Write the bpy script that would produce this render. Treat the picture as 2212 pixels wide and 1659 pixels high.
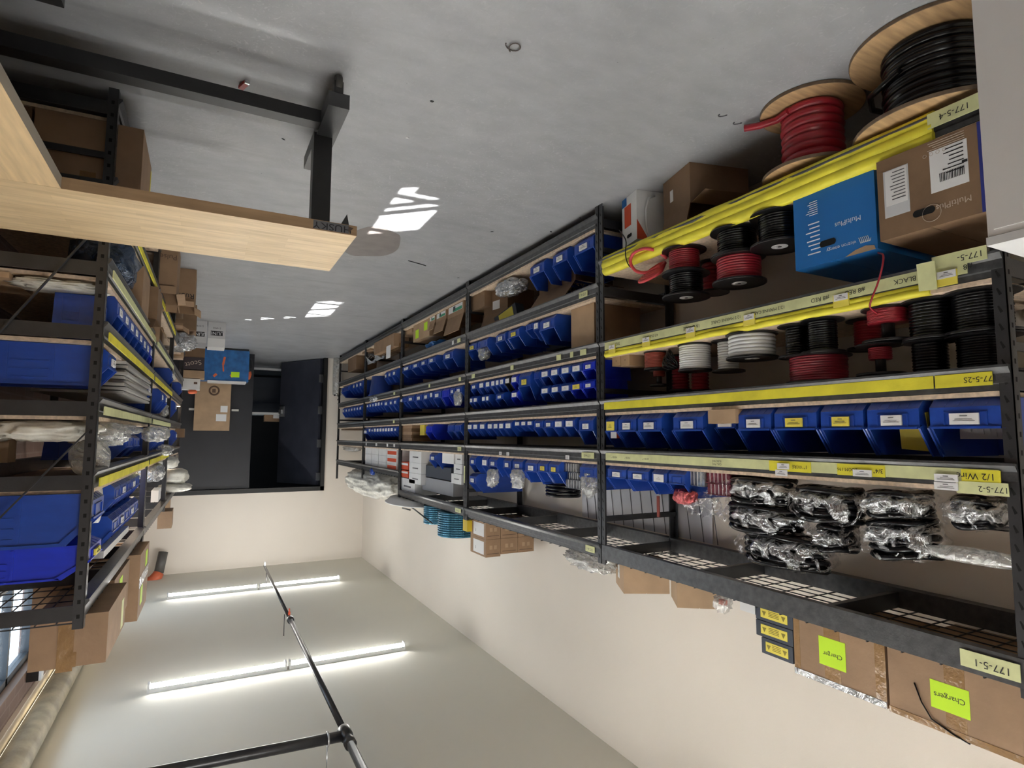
import bpy, math, random
import numpy as np
from mathutils import Vector, Matrix, noise
random.seed(7)
S = bpy.context.scene
for o in list(bpy.data.objects): bpy.data.objects.remove(o)
col = S.collection
R = math.radians

# ------------------------------------------------------------------ camera (the photo was taken with the phone upside down: rolled by 180 degrees)
FPX, YAW, PITCH, ROLL, CH = 1271.3, -0.48341, -0.089692, 0.004453, 1.32
fw = np.array([math.sin(YAW)*math.cos(PITCH), math.cos(YAW)*math.cos(PITCH), math.sin(PITCH)])
rt = np.array([math.cos(YAW), -math.sin(YAW), 0.0]); upv = np.cross(rt, fw)
rt2 = math.cos(ROLL)*rt + math.sin(ROLL)*upv; up2 = -math.sin(ROLL)*rt + math.cos(ROLL)*upv
cam_data = bpy.data.cameras.new('camera'); cam = bpy.data.objects.new('camera', cam_data); col.objects.link(cam)
cam_data.sensor_fit = 'HORIZONTAL'; cam_data.sensor_width = 36; cam_data.lens = FPX*36/2212; cam_data.clip_start = 0.02
cam.matrix_world = Matrix(((-rt2[0], -up2[0], -fw[0], 0), (-rt2[1], -up2[1], -fw[1], 0), (-rt2[2], -up2[2], -fw[2], CH), (0, 0, 0, 1)))
S.camera = cam

# ------------------------------------------------------------------ world, sun, exposure
w = bpy.data.worlds.new('world'); S.world = w; w.use_nodes = True
bg = w.node_tree.nodes['Background']; bg.inputs[0].default_value = (0.62, 0.8, 1.0, 1); bg.inputs[1].default_value = 3.0
SUNX, SUNY = 0.784, 0.72          # metres the sunlight travels in -x and -y for each metre it drops
sd = bpy.data.lights.new('sun', 'SUN'); sd.energy = 34; sd.angle = 0.009; sd.color = (1, 0.98, 0.93)
so = bpy.data.objects.new('sun', sd); col.objects.link(so); so.location = (6, 8, 8)
so.rotation_euler = Vector((-SUNX, -SUNY, -1)).to_track_quat('-Z', 'Y').to_euler()
S.view_settings.view_transform = 'Standard'; S.view_settings.look = 'None'; S.view_settings.gamma = 1
S.view_settings.use_curve_mapping = False; S.view_settings.exposure = 0.74
TUBE_STRENGTH = 40.0

# ------------------------------------------------------------------ turning photo measurements into metres on a real plane
def ray(u, v):
    x, y = (1106-u)/FPX, (v-829.5)/FPX
    return x*rt2 + y*up2 + fw
def onX(u, v, x): d = ray(u, v); t = x/d[0]; return (x, t*d[1], CH+t*d[2])
def onY(u, v, y): d = ray(u, v); t = y/d[1]; return (t*d[0], y, CH+t*d[2])
def onZ(u, v, z): d = ray(u, v); t = (z-CH)/d[2]; return (t*d[0], t*d[1], z)
WX = -1.946                      # front plane of the wall racks
def yat(u, z=1.3, x=WX):         # depth along the rack row of a mark at height z
    y = 3.0
    lo, hi = 0.05, 14.0
    for _ in range(40):
        m = (lo+hi)/2; c = np.array([x, m, z-CH]); uu = 1106-FPX*(c@rt2)/(c@fw)
        if uu > u: lo = m
        else: hi = m
    return (lo+hi)/2
# bench-side racks: front plane slightly turned
RA = 0.021
def rx(y): return 0.34-RA*(y-2.57)
def onR(u, v, off=0.0):
    d = ray(u, v); t = (0.34+off+RA*2.57)/(d[0]+RA*d[1]); return (t*d[0], t*d[1], CH+t*d[2])

# ------------------------------------------------------------------ materials
MATS = {}
def mat(name, c, rough=0.5, metal=0.0, var=0.0, scale=8.0, bump=0.0, bscale=60.0, stretch=None, spec=0.5, emit=None, es=0):
    if name in MATS: return MATS[name]
    m = bpy.data.materials.new(name); m.use_nodes = True; nt = m.node_tree; b = nt.nodes['Principled BSDF']
    b.inputs['Base Color'].default_value = (*c, 1); b.inputs['Roughness'].default_value = rough
    b.inputs['Metallic'].default_value = metal; b.inputs['Specular IOR Level'].default_value = spec
    if emit: b.inputs['Emission Color'].default_value = (*emit, 1); b.inputs['Emission Strength'].default_value = es
    tc = nt.nodes.new('ShaderNodeTexCoord'); mp = nt.nodes.new('ShaderNodeMapping'); nt.links.new(tc.outputs['Object'], mp.inputs[0])
    if stretch: mp.inputs['Scale'].default_value = stretch
    if var > 0:
        n = nt.nodes.new('ShaderNodeTexNoise'); n.inputs['Scale'].default_value = scale; n.inputs['Detail'].default_value = 6
        nt.links.new(mp.outputs[0], n.inputs['Vector'])
        r = nt.nodes.new('ShaderNodeValToRGB'); r.color_ramp.elements[0].position = 0.3; r.color_ramp.elements[1].position = 0.7
        r.color_ramp.elements[0].color = (*[x*(1-var) for x in c], 1); r.color_ramp.elements[1].color = (*[min(1, x*(1+var)) for x in c], 1)
        nt.links.new(n.outputs['Fac'], r.inputs[0]); nt.links.new(r.outputs[0], b.inputs['Base Color'])
    if bump > 0:
        n2 = nt.nodes.new('ShaderNodeTexNoise'); n2.inputs['Scale'].default_value = bscale; n2.inputs['Detail'].default_value = 4
        nt.links.new(mp.outputs[0], n2.inputs['Vector'])
        bp = nt.nodes.new('ShaderNodeBump'); bp.inputs['Strength'].default_value = bump; bp.inputs['Distance'].default_value = 0.01
        nt.links.new(n2.outputs['Fac'], bp.inputs['Height']); nt.links.new(bp.outputs[0], b.inputs['Normal'])
    MATS[name] = m; return m
def film(name, tint=(1, 1, 1), clear=0.7, rough=0.12, bump=1.0, bscale=18, body=(0.8, 0.82, 0.84), metal=0.55):
    if name in MATS: return MATS[name]
    m = bpy.data.materials.new(name); m.use_nodes = True; nt = m.node_tree; nt.nodes.clear()
    out = nt.nodes.new('ShaderNodeOutputMaterial'); mx = nt.nodes.new('ShaderNodeMixShader'); tr = nt.nodes.new('ShaderNodeBsdfTransparent')
    pr = nt.nodes.new('ShaderNodeBsdfPrincipled'); pr.inputs['Base Color'].default_value = (*body, 1); pr.inputs['Roughness'].default_value = rough
    pr.inputs['Specular IOR Level'].default_value = 1.0; pr.inputs['Metallic'].default_value = metal
    tr.inputs[0].default_value = (*tint, 1)
    n = nt.nodes.new('ShaderNodeTexNoise'); n.inputs['Scale'].default_value = bscale; n.inputs['Detail'].default_value = 5; n.inputs['Distortion'].default_value = 1.5
    tc = nt.nodes.new('ShaderNodeTexCoord'); nt.links.new(tc.outputs['Object'], n.inputs['Vector'])
    bp = nt.nodes.new('ShaderNodeBump'); bp.inputs['Strength'].default_value = bump; bp.inputs['Distance'].default_value = 0.02
    nt.links.new(n.outputs['Fac'], bp.inputs['Height']); nt.links.new(bp.outputs[0], pr.inputs['Normal'])
    mr = nt.nodes.new('ShaderNodeMapRange'); mr.inputs['From Min'].default_value = 0.47 if metal == 1 else 0.35; mr.inputs['From Max'].default_value = 0.60 if metal == 1 else 0.65
    mr.inputs['To Min'].default_value = 1-clear-0.12; mr.inputs['To Max'].default_value = 1-clear+(0.4 if metal == 1 else 0.18)
    nt.links.new(n.outputs['Fac'], mr.inputs['Value']); nt.links.new(mr.outputs[0], mx.inputs[0])
    nt.links.new(tr.outputs[0], mx.inputs[1]); nt.links.new(pr.outputs[0], mx.inputs[2]); nt.links.new(mx.outputs[0], out.inputs[0])
    MATS[name] = m; return m
STEEL = mat('black_steel', (0.022, 0.023, 0.026), 0.38, 0.0, 0.35, 14, 0.05, 200, spec=0.7)
BEAMM = mat('worn_beam_steel', (0.050, 0.052, 0.056), 0.36, 0.0, 0.45, 35, 0.08, 150, spec=0.8)
STEEL2 = mat('bench_steel', (0.012, 0.012, 0.013), 0.4, 0.0, 0.2, 20)
HOLE = mat('slot_dark', (0.002, 0.002, 0.002), 0.9)
BOARD = mat('particle_board', (0.66, 0.52, 0.39), 0.7, 0, 0.22, 60, 0.15, 300)
BLUE = mat('blue_plastic', (0.014, 0.062, 0.36), 0.30, 0, 0.12, 5, 0.04, 90, spec=0.6)
BLUE2 = mat('bright_blue_plastic', (0.010, 0.035, 0.55), 0.30, 0, 0.1, 5, spec=0.6)
BLACKP = mat('black_plastic', (0.008, 0.008, 0.009), 0.35, spec=0.6)
WHITE = mat('white_paper', (0.80, 0.80, 0.80), 0.6)
WHITEP = mat('white_plastic', (0.75, 0.76, 0.76), 0.4, 0, 0.05)
YEL = mat('yellow_label', (0.80, 0.68, 0.10), 0.6, 0, 0.08)
TAPEY = mat('yellow_tape', (0.80, 0.72, 0.05), 0.55, 0, 0.14, 9, 0.3, 30)
TAPEP = mat('pale_tape', (0.66, 0.68, 0.36), 0.65, 0, 0.10, 20)
NEON = mat('neon_green_paper', (0.56, 0.86, 0.02), 0.6)
CARD = mat('cardboard', (0.315, 0.20, 0.118), 0.75, 0, 0.12, 9, 0.2, 25)
CARD2 = mat('pale_cardboard', (0.43, 0.295, 0.18), 0.75, 0, 0.10, 9, 0.1, 30)
CARD3 = mat('brown_cardboard', (0.22, 0.135, 0.075), 0.75, 0, 0.12, 9, 0.2, 25)
PTAPE = mat('parcel_tape', (0.30, 0.175, 0.075), 0.22, 0, 0.1, 20, 0.5, 25, spec=0.8)
INK = mat('black_ink', (0.012, 0.012, 0.014), 0.6)
GREYINK = mat('grey_ink', (0.12, 0.12, 0.13), 0.6)
BINK = mat('print_brown', (0.12, 0.07, 0.045), 0.7)
WINK = mat('white_ink', (0.8, 0.82, 0.85), 0.6)
TINK = mat('tan_ink', (0.55, 0.45, 0.36), 0.6)
VBLUE = mat('box_blue_print', (0.012, 0.15, 0.46), 0.45, 0, 0.05, 4)
NAVY = mat('box_navy', (0.02, 0.03, 0.22), 0.5)
PLY = mat('plywood', (0.50, 0.33, 0.17), 0.6, 0, 0.25, 6, 0.1, 50, stretch=(1, 9, 1))
PLYE = mat('plywood_edge', (0.16, 0.11, 0.07), 0.7, 0, 0.3, 30)
CBLK = mat('black_cable', (0.004, 0.0045, 0.006), 0.25, spec=0.4)
CRED = mat('red_cable', (0.36, 0.02, 0.035), 0.35, spec=0.6)
CWHT = mat('white_cable', (0.72, 0.73, 0.74), 0.35)
CBROWN = mat('brown_red_cable', (0.28, 0.05, 0.03), 0.45)
FILM = film('clear_film', clear=0.88, metal=1.0, rough=0.06, bump=2.0, bscale=15, body=(0.95, 0.97, 1))
FILM2 = film('cloudy_film', clear=0.45, body=(0.85, 0.86, 0.84))
FOIL = film('silver_film', clear=0.12, body=(0.75, 0.77, 0.8), rough=0.15, metal=0.8, bump=2)
WRAP = mat('bubble_wrap', (0.74, 0.73, 0.66), 0.3, 0, 0.2, 14, 0.9, 20, spec=0.8)
REDP = mat('red_print', (0.62, 0.08, 0.03), 0.5)
ORANGE = mat('orange_rubber', (0.75, 0.16, 0.06), 0.6)
ORPIPE = mat('orange_pipe_fitting', (0.62, 0.14, 0.06), 0.5, 0, 0.2)
GREYP = mat('grey_box', (0.33, 0.34, 0.36), 0.6)
DKBOX = mat('dark_grey_box', (0.035, 0.045, 0.065), 0.5)
CHROME = mat('zinc_metal', (0.55, 0.56, 0.58), 0.35, 0.9)
IRON = mat('black_iron_pipe', (0.022, 0.022, 0.024), 0.32, 0.3, 0.3, 12, 0.1, 90, spec=0.8)
WALLM = mat('wall_paint', (0.77, 0.71, 0.63), 0.85, 0, 0.025, 1.2, 0.06, 160)
CEILM = mat('ceiling_paint', (0.80, 0.785, 0.70), 0.85, 0, 0.02, 1.0, 0.05, 160)
DOORM = mat('door_dark_paint', (0.016, 0.017, 0.022), 0.42, 0, 0.15, 3)
DOORB = mat('door_blue_black_paint', (0.040, 0.043, 0.060), 0.38, 0, 0.2, 4)
FRAMEM = mat('door_frame_black', (0.006, 0.006, 0.006), 0.4)
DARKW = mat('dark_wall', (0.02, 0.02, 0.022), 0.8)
JUG = film('blue_clear_plastic', tint=(0.25, 0.55, 0.75), clear=0.35, body=(0.10, 0.30, 0.42), rough=0.1, bump=0.3)
GREENP = mat('green_print', (0.03, 0.30, 0.17), 0.5)
BPRINT = mat('woven_blue_print', (0.02, 0.13, 0.36), 0.4, 0, 0.25, 14)
PIPEB = mat('beige_old_pipe', (0.36, 0.31, 0.21), 0.6, 0, 0.35, 7, 0.3, 30)
def floor_material():
    m = bpy.data.materials.new('painted_concrete'); m.use_nodes = True; nt = m.node_tree; b = nt.nodes['Principled BSDF']; L = nt.links
    N = nt.nodes.new
    tc = N('ShaderNodeTexCoord')
    def nz(sc, det, st=(1, 1, 1), rot=0, dist=0):
        mp = N('ShaderNodeMapping'); mp.inputs['Scale'].default_value = st; mp.inputs['Rotation'].default_value = (0, 0, rot); L.new(tc.outputs['Object'], mp.inputs[0])
        n = N('ShaderNodeTexNoise'); n.inputs['Scale'].default_value = sc; n.inputs['Detail'].default_value = det; n.inputs['Distortion'].default_value = dist
        L.new(mp.outputs[0], n.inputs['Vector']); return n.outputs['Fac']
    def ramp(f, p0, c0, p1, c1):
        r = N('ShaderNodeValToRGB'); r.color_ramp.elements[0].position = p0; r.color_ramp.elements[0].color = (*c0, 1)
        r.color_ramp.elements[1].position = p1; r.color_ramp.elements[1].color = (*c1, 1); L.new(f, r.inputs[0]); return r.outputs[0]
    def mix(f, a, c):
        x = N('ShaderNodeMix'); x.data_type = 'RGBA'; L.new(f, x.inputs[0]); L.new(a, x.inputs[6]); L.new(c, x.inputs[7]); return x.outputs[2]
    base = ramp(nz(1.6, 8), 0.3, (0.325, 0.335, 0.352), 0.7, (0.415, 0.425, 0.445))
    fine = ramp(nz(7, 10, (1, 1.8, 1), 0.4), 0.35, (0.285, 0.292, 0.305), 0.65, (0.415, 0.425, 0.445))
    f1 = N('ShaderNodeValue'); f1.outputs[0].default_value = 0.35
    c1 = mix(f1.outputs[0], base, fine)
    scr = ramp(nz(26, 12, (1, 1, 1), 0, 3.0), 0.57, (0, 0, 0), 0.70, (0.5, 0.5, 0.5))
    pale = N('ShaderNodeRGB'); pale.outputs[0].default_value = (0.72, 0.73, 0.74, 1)
    msk = ramp(nz(0.9, 3), 0.45, (0.15, 0.15, 0.15), 0.7, (1, 1, 1))
    mul = N('ShaderNodeMath'); mul.operation = 'MULTIPLY'; L.new(scr, mul.inputs[0]); L.new(msk, mul.inputs[1])
    c2 = mix(mul.outputs[0], c1, pale.outputs[0])
    spk = ramp(nz(60, 2), 0.76, (0, 0, 0), 0.79, (0.8, 0.8, 0.8))
    dk = N('ShaderNodeRGB'); dk.outputs[0].default_value = (0.08, 0.08, 0.085, 1)
    c3 = mix(spk, c2, dk.outputs[0])
    sw = ramp(nz(1.1, 7, (0.6, 3, 1), 0.5, 0.8), 0.60, (0, 0, 0), 0.75, (0.32, 0.32, 0.32))
    c4 = mix(sw, c3, dk.outputs[0])
    L.new(c4, b.inputs['Base Color'])
    rr = ramp(nz(3, 6), 0.3, (0.30, 0.30, 0.30), 0.7, (0.48, 0.48, 0.48)); L.new(rr, b.inputs['Roughness'])
    bp = N('ShaderNodeBump'); bp.inputs['Strength'].default_value = 0.12; bp.inputs['Distance'].default_value = 0.01; L.new(nz(40, 6), bp.inputs['Height']); L.new(bp.outputs[0], b.inputs['Normal'])
    return m
FLOORM = floor_material()
STAIN = mat('brown_floor_stain', (0.23, 0.205, 0.195), 0.4, 0, 0.12, 12)
def wood_material():
    m = bpy.data.materials.new('butcher_block'); m.use_nodes = True; nt = m.node_tree; b = nt.nodes['Principled BSDF']; L = nt.links; N = nt.nodes.new
    tc = N('ShaderNodeTexCoord'); mp = N('ShaderNodeMapping'); L.new(tc.outputs['Object'], mp.inputs[0])
    br = N('ShaderNodeTexBrick'); L.new(mp.outputs[0], br.inputs['Vector']); br.inputs['Scale'].default_value = 1.0
    br.inputs['Brick Width'].default_value = 0.34; br.inputs['Row Height'].default_value = 0.036; br.inputs['Mortar Size'].default_value = 0.0004
    br.inputs['Color1'].default_value = (0.68, 0.51, 0.30, 1); br.inputs['Color2'].default_value = (0.79, 0.61, 0.38, 1); br.inputs['Mortar'].default_value = (0.62, 0.46, 0.26, 1)
    br.offset = 0.37
    n = N('ShaderNodeTexNoise'); m2 = N('ShaderNodeMapping'); m2.inputs['Scale'].default_value = (2, 22, 2); L.new(tc.outputs['Object'], m2.inputs[0]); L.new(m2.outputs[0], n.inputs['Vector'])
    n.inputs['Scale'].default_value = 3; n.inputs['Detail'].default_value = 8
    r = N('ShaderNodeValToRGB'); r.color_ramp.elements[0].position = 0.3; r.color_ramp.elements[0].color = (0.80, 0.78, 0.74, 1); r.color_ramp.elements[1].position = 0.6; r.color_ramp.elements[1].color = (1, 1, 1, 1)
    L.new(n.outputs['Fac'], r.inputs[0])
    mx = N('ShaderNodeMix'); mx.data_type = 'RGBA'; mx.blend_type = 'MULTIPLY'; mx.inputs[0].default_value = 1; L.new(br.outputs['Color'], mx.inputs[6]); L.new(r.outputs[0], mx.inputs[7])
    L.new(mx.outputs[2], b.inputs['Base Color']); b.inputs['Roughness'].default_value = 0.42
    return m
WOOD = wood_material()
WOODE = mat('bench_edge_wood', (0.34, 0.22, 0.12), 0.5, 0, 0.15, 5, stretch=(1, 10, 10))
def brick_material():
    m = bpy.data.materials.new('old_brick'); m.use_nodes = True; nt = m.node_tree; b = nt.nodes['Principled BSDF']; L = nt.links; N = nt.nodes.new
    tc = N('ShaderNodeTexCoord'); mp = N('ShaderNodeMapping'); mp.inputs['Rotation'].default_value = (R(90), 0, R(90)); L.new(tc.outputs['Object'], mp.inputs[0])
    sp = N('ShaderNodeSeparateXYZ'); L.new(tc.outputs['Object'], sp.inputs[0]); cb = N('ShaderNodeCombineXYZ'); L.new(sp.outputs[1], cb.inputs[0]); L.new(sp.outputs[2], cb.inputs[1])
    br = N('ShaderNodeTexBrick'); L.new(cb.outputs[0], br.inputs['Vector']); br.inputs['Scale'].default_value = 1
    br.inputs['Brick Width'].default_value = 0.21; br.inputs['Row Height'].default_value = 0.072; br.inputs['Mortar Size'].default_value = 0.006
    br.inputs['Color1'].default_value = (0.20, 0.12, 0.095, 1); br.inputs['Color2'].default_value = (0.13, 0.085, 0.07, 1); br.inputs['Mortar'].default_value = (0.24, 0.20, 0.17, 1)
    n = N('ShaderNodeTexNoise'); n.inputs['Scale'].default_value = 6; n.inputs['Detail'].default_value = 8; L.new(tc.outputs['Object'], n.inputs['Vector'])
    mx = N('ShaderNodeMix'); mx.data_type = 'RGBA'; mx.inputs[0].default_value = 0.5; L.new(n.outputs['Fac'], mx.inputs[0]); L.new(br.outputs['Color'], mx.inputs[6]); mx.inputs[7].default_value = (0.22, 0.15, 0.125, 1)
    L.new(mx.outputs[2], b.inputs['Base Color']); b.inputs['Roughness'].default_value = 0.9
    return m
BRICK = brick_material()

# ------------------------------------------------------------------ mesh builder
class MB:
    def __init__(s): s.v = []; s.f = []; s.m = []; s.sm = []
    def add(s, vs, fs, mi=0, smooth=False):
        k = len(s.v); s.v += [tuple(p) for p in vs]; s.f += [tuple(i+k for i in f) for f in fs]; s.m += [mi]*len(fs); s.sm += [smooth]*len(fs); return s
    def box(s, x0, x1, y0, y1, z0, z1, mi=0):
        return s.add([(x0, y0, z0), (x1, y0, z0), (x1, y1, z0), (x0, y1, z0), (x0, y0, z1), (x1, y0, z1), (x1, y1, z1), (x0, y1, z1)],
                     [(0, 3, 2, 1), (4, 5, 6, 7), (0, 1, 5, 4), (1, 2, 6, 5), (2, 3, 7, 6), (3, 0, 4, 7)], mi)
    def prism_y(s, prof, y0, y1, mi=0):       # profile in (x, z), extruded along y
        n = len(prof); vs = [(x, y0, z) for x, z in prof]+[(x, y1, z) for x, z in prof]
        a = sum(prof[i][0]*prof[(i+1) % n][1]-prof[(i+1) % n][0]*prof[i][1] for i in range(n))
        fs = [tuple(range(n)), tuple(range(2*n-1, n-1, -1))]+[(i, i+n, (i+1) % n+n, (i+1) % n) for i in range(n)]
        if a < 0: fs = [tuple(reversed(f)) for f in fs]
        return s.add(vs, fs, mi)
    def prism_z(s, prof, z0, z1, mi=0):
        n = len(prof); vs = [(x, y, z0) for x, y in prof]+[(x, y, z1) for x, y in prof]
        a = sum(prof[i][0]*prof[(i+1) % n][1]-prof[(i+1) % n][0]*prof[i][1] for i in range(n))
        fs = [tuple(range(n-1, -1, -1)), tuple(range(n, 2*n))]+[(i, (i+1) % n, (i+1) % n+n, i+n) for i in range(n)]
        if a < 0: fs = [tuple(reversed(f)) for f in fs]
        return s.add(vs, fs, mi)
    def slab(s, p, q, th, wd, mi=0, up=(0, 0, 1)):      # bar between two points
        p = Vector(p); q = Vector(q); d = (q-p).normalized(); a = d.cross(Vector(up)); a = a.normalized() if a.length > 1e-4 else Vector((1, 0, 0)); b = a.cross(d)
        vs = [p+a*i*wd/2+b*j*th/2 for i, j in ((-1, -1), (1, -1), (1, 1), (-1, 1))]+[q+a*i*wd/2+b*j*th/2 for i, j in ((-1, -1), (1, -1), (1, 1), (-1, 1))]
        return s.add(vs, [(0, 1, 2, 3), (7, 6, 5, 4), (0, 4, 5, 1), (1, 5, 6, 2), (2, 6, 7, 3), (3, 7, 4, 0)], mi)
    def tube(s, pts, r, n=8, mi=0, closed=False):
        pts = [Vector(p) for p in pts]; vs = []; fs = []; N_ = len(pts); pa = None
        for i, p in enumerate(pts):
            if closed: d = pts[(i+1) % N_]-pts[i-1]
            else: d = pts[min(i+1, N_-1)]-pts[max(i-1, 0)]
            d = d.normalized() if d.length > 1e-7 else Vector((0, 0, 1))
            if pa is None: a = d.cross(Vector((0, 0, 1))); a = a if a.length > 0.05 else d.cross(Vector((0, 1, 0)))
            else: a = pa-d*pa.dot(d)
            a.normalize(); pa = a; b = d.cross(a); rr = r[i] if isinstance(r, (list, tuple)) else r
            vs += [p+(a*math.cos(2*math.pi*k/n)+b*math.sin(2*math.pi*k/n))*rr for k in range(n)]
        for i in range(N_ if closed else N_-1):
            j = (i+1) % N_
            fs += [(i*n+k, i*n+(k+1) % n, j*n+(k+1) % n, j*n+k) for k in range(n)]
        s.add(vs, fs, mi, True)
        if not closed: k0 = len(s.v)-len(vs); s.f += [tuple(k0+k for k in range(n-1, -1, -1)), tuple(k0+(N_-1)*n+k for k in range(n))]; s.m += [mi]*2; s.sm += [False]*2
        return s
    def lathe(s, prof, n=32, c=(0, 0, 0), mi=0, smooth=True, axis='z'):    # prof: (r, h)
        vs = []; fs = []
        for r_, h in prof:
            for k in range(n):
                a = 2*math.pi*k/n; p = (r_*math.cos(a), r_*math.sin(a), h)
                if axis == 'x': p = (p[2], p[0], p[1])
                if axis == 'y': p = (p[1], p[2], p[0])
                vs.append((p[0]+c[0], p[1]+c[1], p[2]+c[2]))
        for i in range(len(prof)-1): fs += [(i*n+k, i*n+(k+1) % n, (i+1)*n+(k+1) % n, (i+1)*n+k) for k in range(n)]
        fs += [tuple(range(n-1, -1, -1)), tuple((len(prof)-1)*n+k for k in range(n))]
        return s.add(vs, fs, mi, smooth)
    def mesh(s, name, mats):
        me = bpy.data.meshes.new(name); me.from_pydata(s.v, [], s.f)
        for m in (mats if isinstance(mats, (list, tuple)) else [mats]): me.materials.append(m)
        me.polygons.foreach_set('material_index', s.m); me.polygons.foreach_set('use_smooth', s.sm); me.update(); return me
    def build(s, name, mats, parent=None): return put(name, s.mesh(name, mats), parent)
def put(name, me, parent=None):
    o = bpy.data.objects.new(name, me); col.objects.link(o)
    if parent: o.parent = parent
    return o
def tag(o, label=None, cat=None, group=None, kind=None):
    if label: o['label'] = label
    if cat: o['category'] = cat
    if group: o['group'] = group
    if kind: o['kind'] = kind
    return o
def thing(name, label, cat, loc=(0, 0, 0), rz=0.0, group=None, scale=None):
    o = bpy.data.objects.new(name, None); col.objects.link(o); o.empty_display_size = 0.1
    o.location = loc; o.rotation_euler = (0, 0, rz)
    if scale: o.scale = scale
    return tag(o, label, cat, group)
def struct(name, mb, mats): return tag(mb.build(name, mats), kind='structure')
def smooth(pts, n=6):
    P = [Vector(p) for p in pts]; P = [P[0]*2-P[1]]+P+[P[-1]*2-P[-2]]; out = []
    for i in range(1, len(P)-2):
        for j in range(n):
            t = j/n; a, b, c, d = P[i-1:i+3]
            out.append(0.5*((2*b)+(c-a)*t+(2*a-5*b+4*c-d)*t*t+(3*b-a-3*c+d)*t**3))
    return out+[P[-2]]
FC = {}
def text_mesh(s):
    if s not in FC:
        cu = bpy.data.curves.new('t', 'FONT'); cu.body = s; cu.align_x = 'CENTER'; cu.align_y = 'CENTER'; cu.extrude = 0.004; cu.resolution_u = 3
        o = bpy.data.objects.new('t', cu); col.objects.link(o); dg = bpy.context.evaluated_depsgraph_get()
        me = bpy.data.meshes.new_from_object(o.evaluated_get(dg)); bpy.data.objects.remove(o); FC[s] = me
    return FC[s].copy()
def text(s, size, loc, m, parent, face='+x', name='lettering', tilt=0.0, sx=1.0):
    me = text_mesh(s); me.materials.clear(); me.materials.append(m)
    o = put(name, me, parent)
    rot = {'+x': Matrix(((0, 0, 1), (1, 0, 0), (0, 1, 0))), '-x': Matrix(((0, 0, -1), (-1, 0, 0), (0, 1, 0))), '-y': Matrix(((1, 0, 0), (0, 0, -1), (0, 1, 0)))}[face]
    o.matrix_local = Matrix.Translation(loc) @ (rot @ Matrix.Rotation(tilt, 3, 'Z')).to_4x4() @ Matrix.Diagonal((size*sx, size, size*0.1, 1))
    return o
def blob(center, dims, seed=0, crumple=0.25, sub=4, flat=True):      # crumpled bag shape
    import bmesh
    bm = bmesh.new(); bmesh.ops.create_icosphere(bm, subdivisions=sub, radius=1.0)
    off = Vector((seed*3.7, seed*1.3, seed*7.1)); mb = MB()
    for v in bm.verts:
        p = v.co.copy()
        k = 1+crumple*(1-2*abs(noise.noise(p*2.1+off)))-crumple*0.7+crumple*0.5*(1-2*abs(noise.noise(p*5+off)))
        q = Vector((math.copysign(abs(p.x)**0.8, p.x), math.copysign(abs(p.y)**0.8, p.y), math.copysign(abs(p.z)**0.85, p.z)))*k
        z = q.z*dims[2]/2
        if flat: z = max(z, -dims[2]*0.5)
        v.co = (q.x*dims[0]/2+center[0], q.y*dims[1]/2+center[1], z+center[2]+dims[2]/2)
    mb.add([v.co[:] for v in bm.verts], [tuple(v.index for v in f.verts) for f in bm.faces], 0, True); bm.free(); return mb

ORD = ['nearest', 'second', 'third', 'fourth', 'fifth', 'sixth', 'seventh', 'eighth', 'ninth', 'tenth', 'eleventh', 'twelfth', 'thirteenth', 'fourteenth', 'fifteenth', 'sixteenth']
# ------------------------------------------------------------------ ROOM
CEIL = 3.365; XL = -2.5; XR = 1.0; YF = 10.24; YB = -2.6
struct('floor', MB().box(XL-0.1, XR+0.3, YB-0.1, 14.0, -0.1, 0), FLOORM)
struct('ceiling', MB().box(XL-0.1, XR+0.3, YB-0.1, YF+0.12, CEIL, CEIL+0.1), CEILM)
struct('wall_left', MB().box(XL-0.1, XL, YB-0.1, YF, 0, CEIL), WALLM)
struct('wall_back', MB().box(XL, XR, YB-0.1, YB, 0, CEIL), WALLM)
DX0, DX1, DH = -1.84, 0.78, 2.22
struct('wall_far', MB().box(XL-0.1, DX0, YF, YF+0.12, 0, CEIL).box(DX1, XR+0.3, YF, YF+0.12, 0, CEIL).box(DX0, DX1, YF, YF+0.12, DH, CEIL), WALLM)
# right wall: brick with three windows and a plastered band along the ceiling
WIN = [(4.45, 5.65), (7.75, 8.75)]; WZ0, WZ1 = 1.75, 2.95; BAND = 3.12; XO = XR+0.12
rw = MB(); ys = [YB]+sum([list(a) for a in sorted(WIN)], [])+[YF]
for i in range(0, len(ys), 2): rw.box(XR, XO, ys[i], ys[i+1], 0, BAND)
for a, b in WIN: rw.box(XR, XO, a, b, 0, WZ0); rw.box(XR, XO, a, b, WZ1, BAND)
struct('wall_right', rw, BRICK)
struct('trim_1', MB().box(XR-0.03, XO, YB, YF, BAND, CEIL), WALLM)
GLASS = film('window_glass', clear=0.94, bump=0.02)
for i, (a, b) in enumerate(WIN):
    f = MB(); xf = XO-0.07
    for y0, y1, z0, z1 in ((a, a+0.05, WZ0, WZ1), (b-0.05, b, WZ0, WZ1), (a, b, WZ0, WZ0+0.05), (a, b, WZ1-0.05, WZ1), ((a+b)/2-0.02, (a+b)/2+0.02, WZ0, WZ1), (a, b, 2.28, 2.32)):
        f.box(xf, xf+0.05, y0, y1, z0, z1)
    fo = struct('window_%d' % (i+1), f, mat('window_frame_dark', (0.03, 0.035, 0.04), 0.5))
    MB().box(xf+0.02, xf+0.026, a+0.05, b-0.05, WZ0+0.05, WZ1-0.05).build('window_pane', GLASS, fo)
    MB().box(XR-0.01, xf, a, b, WZ0-0.03, WZ0).build('window_sill', mat('stone_sill', (0.45, 0.42, 0.36), 0.8), fo)
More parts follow.
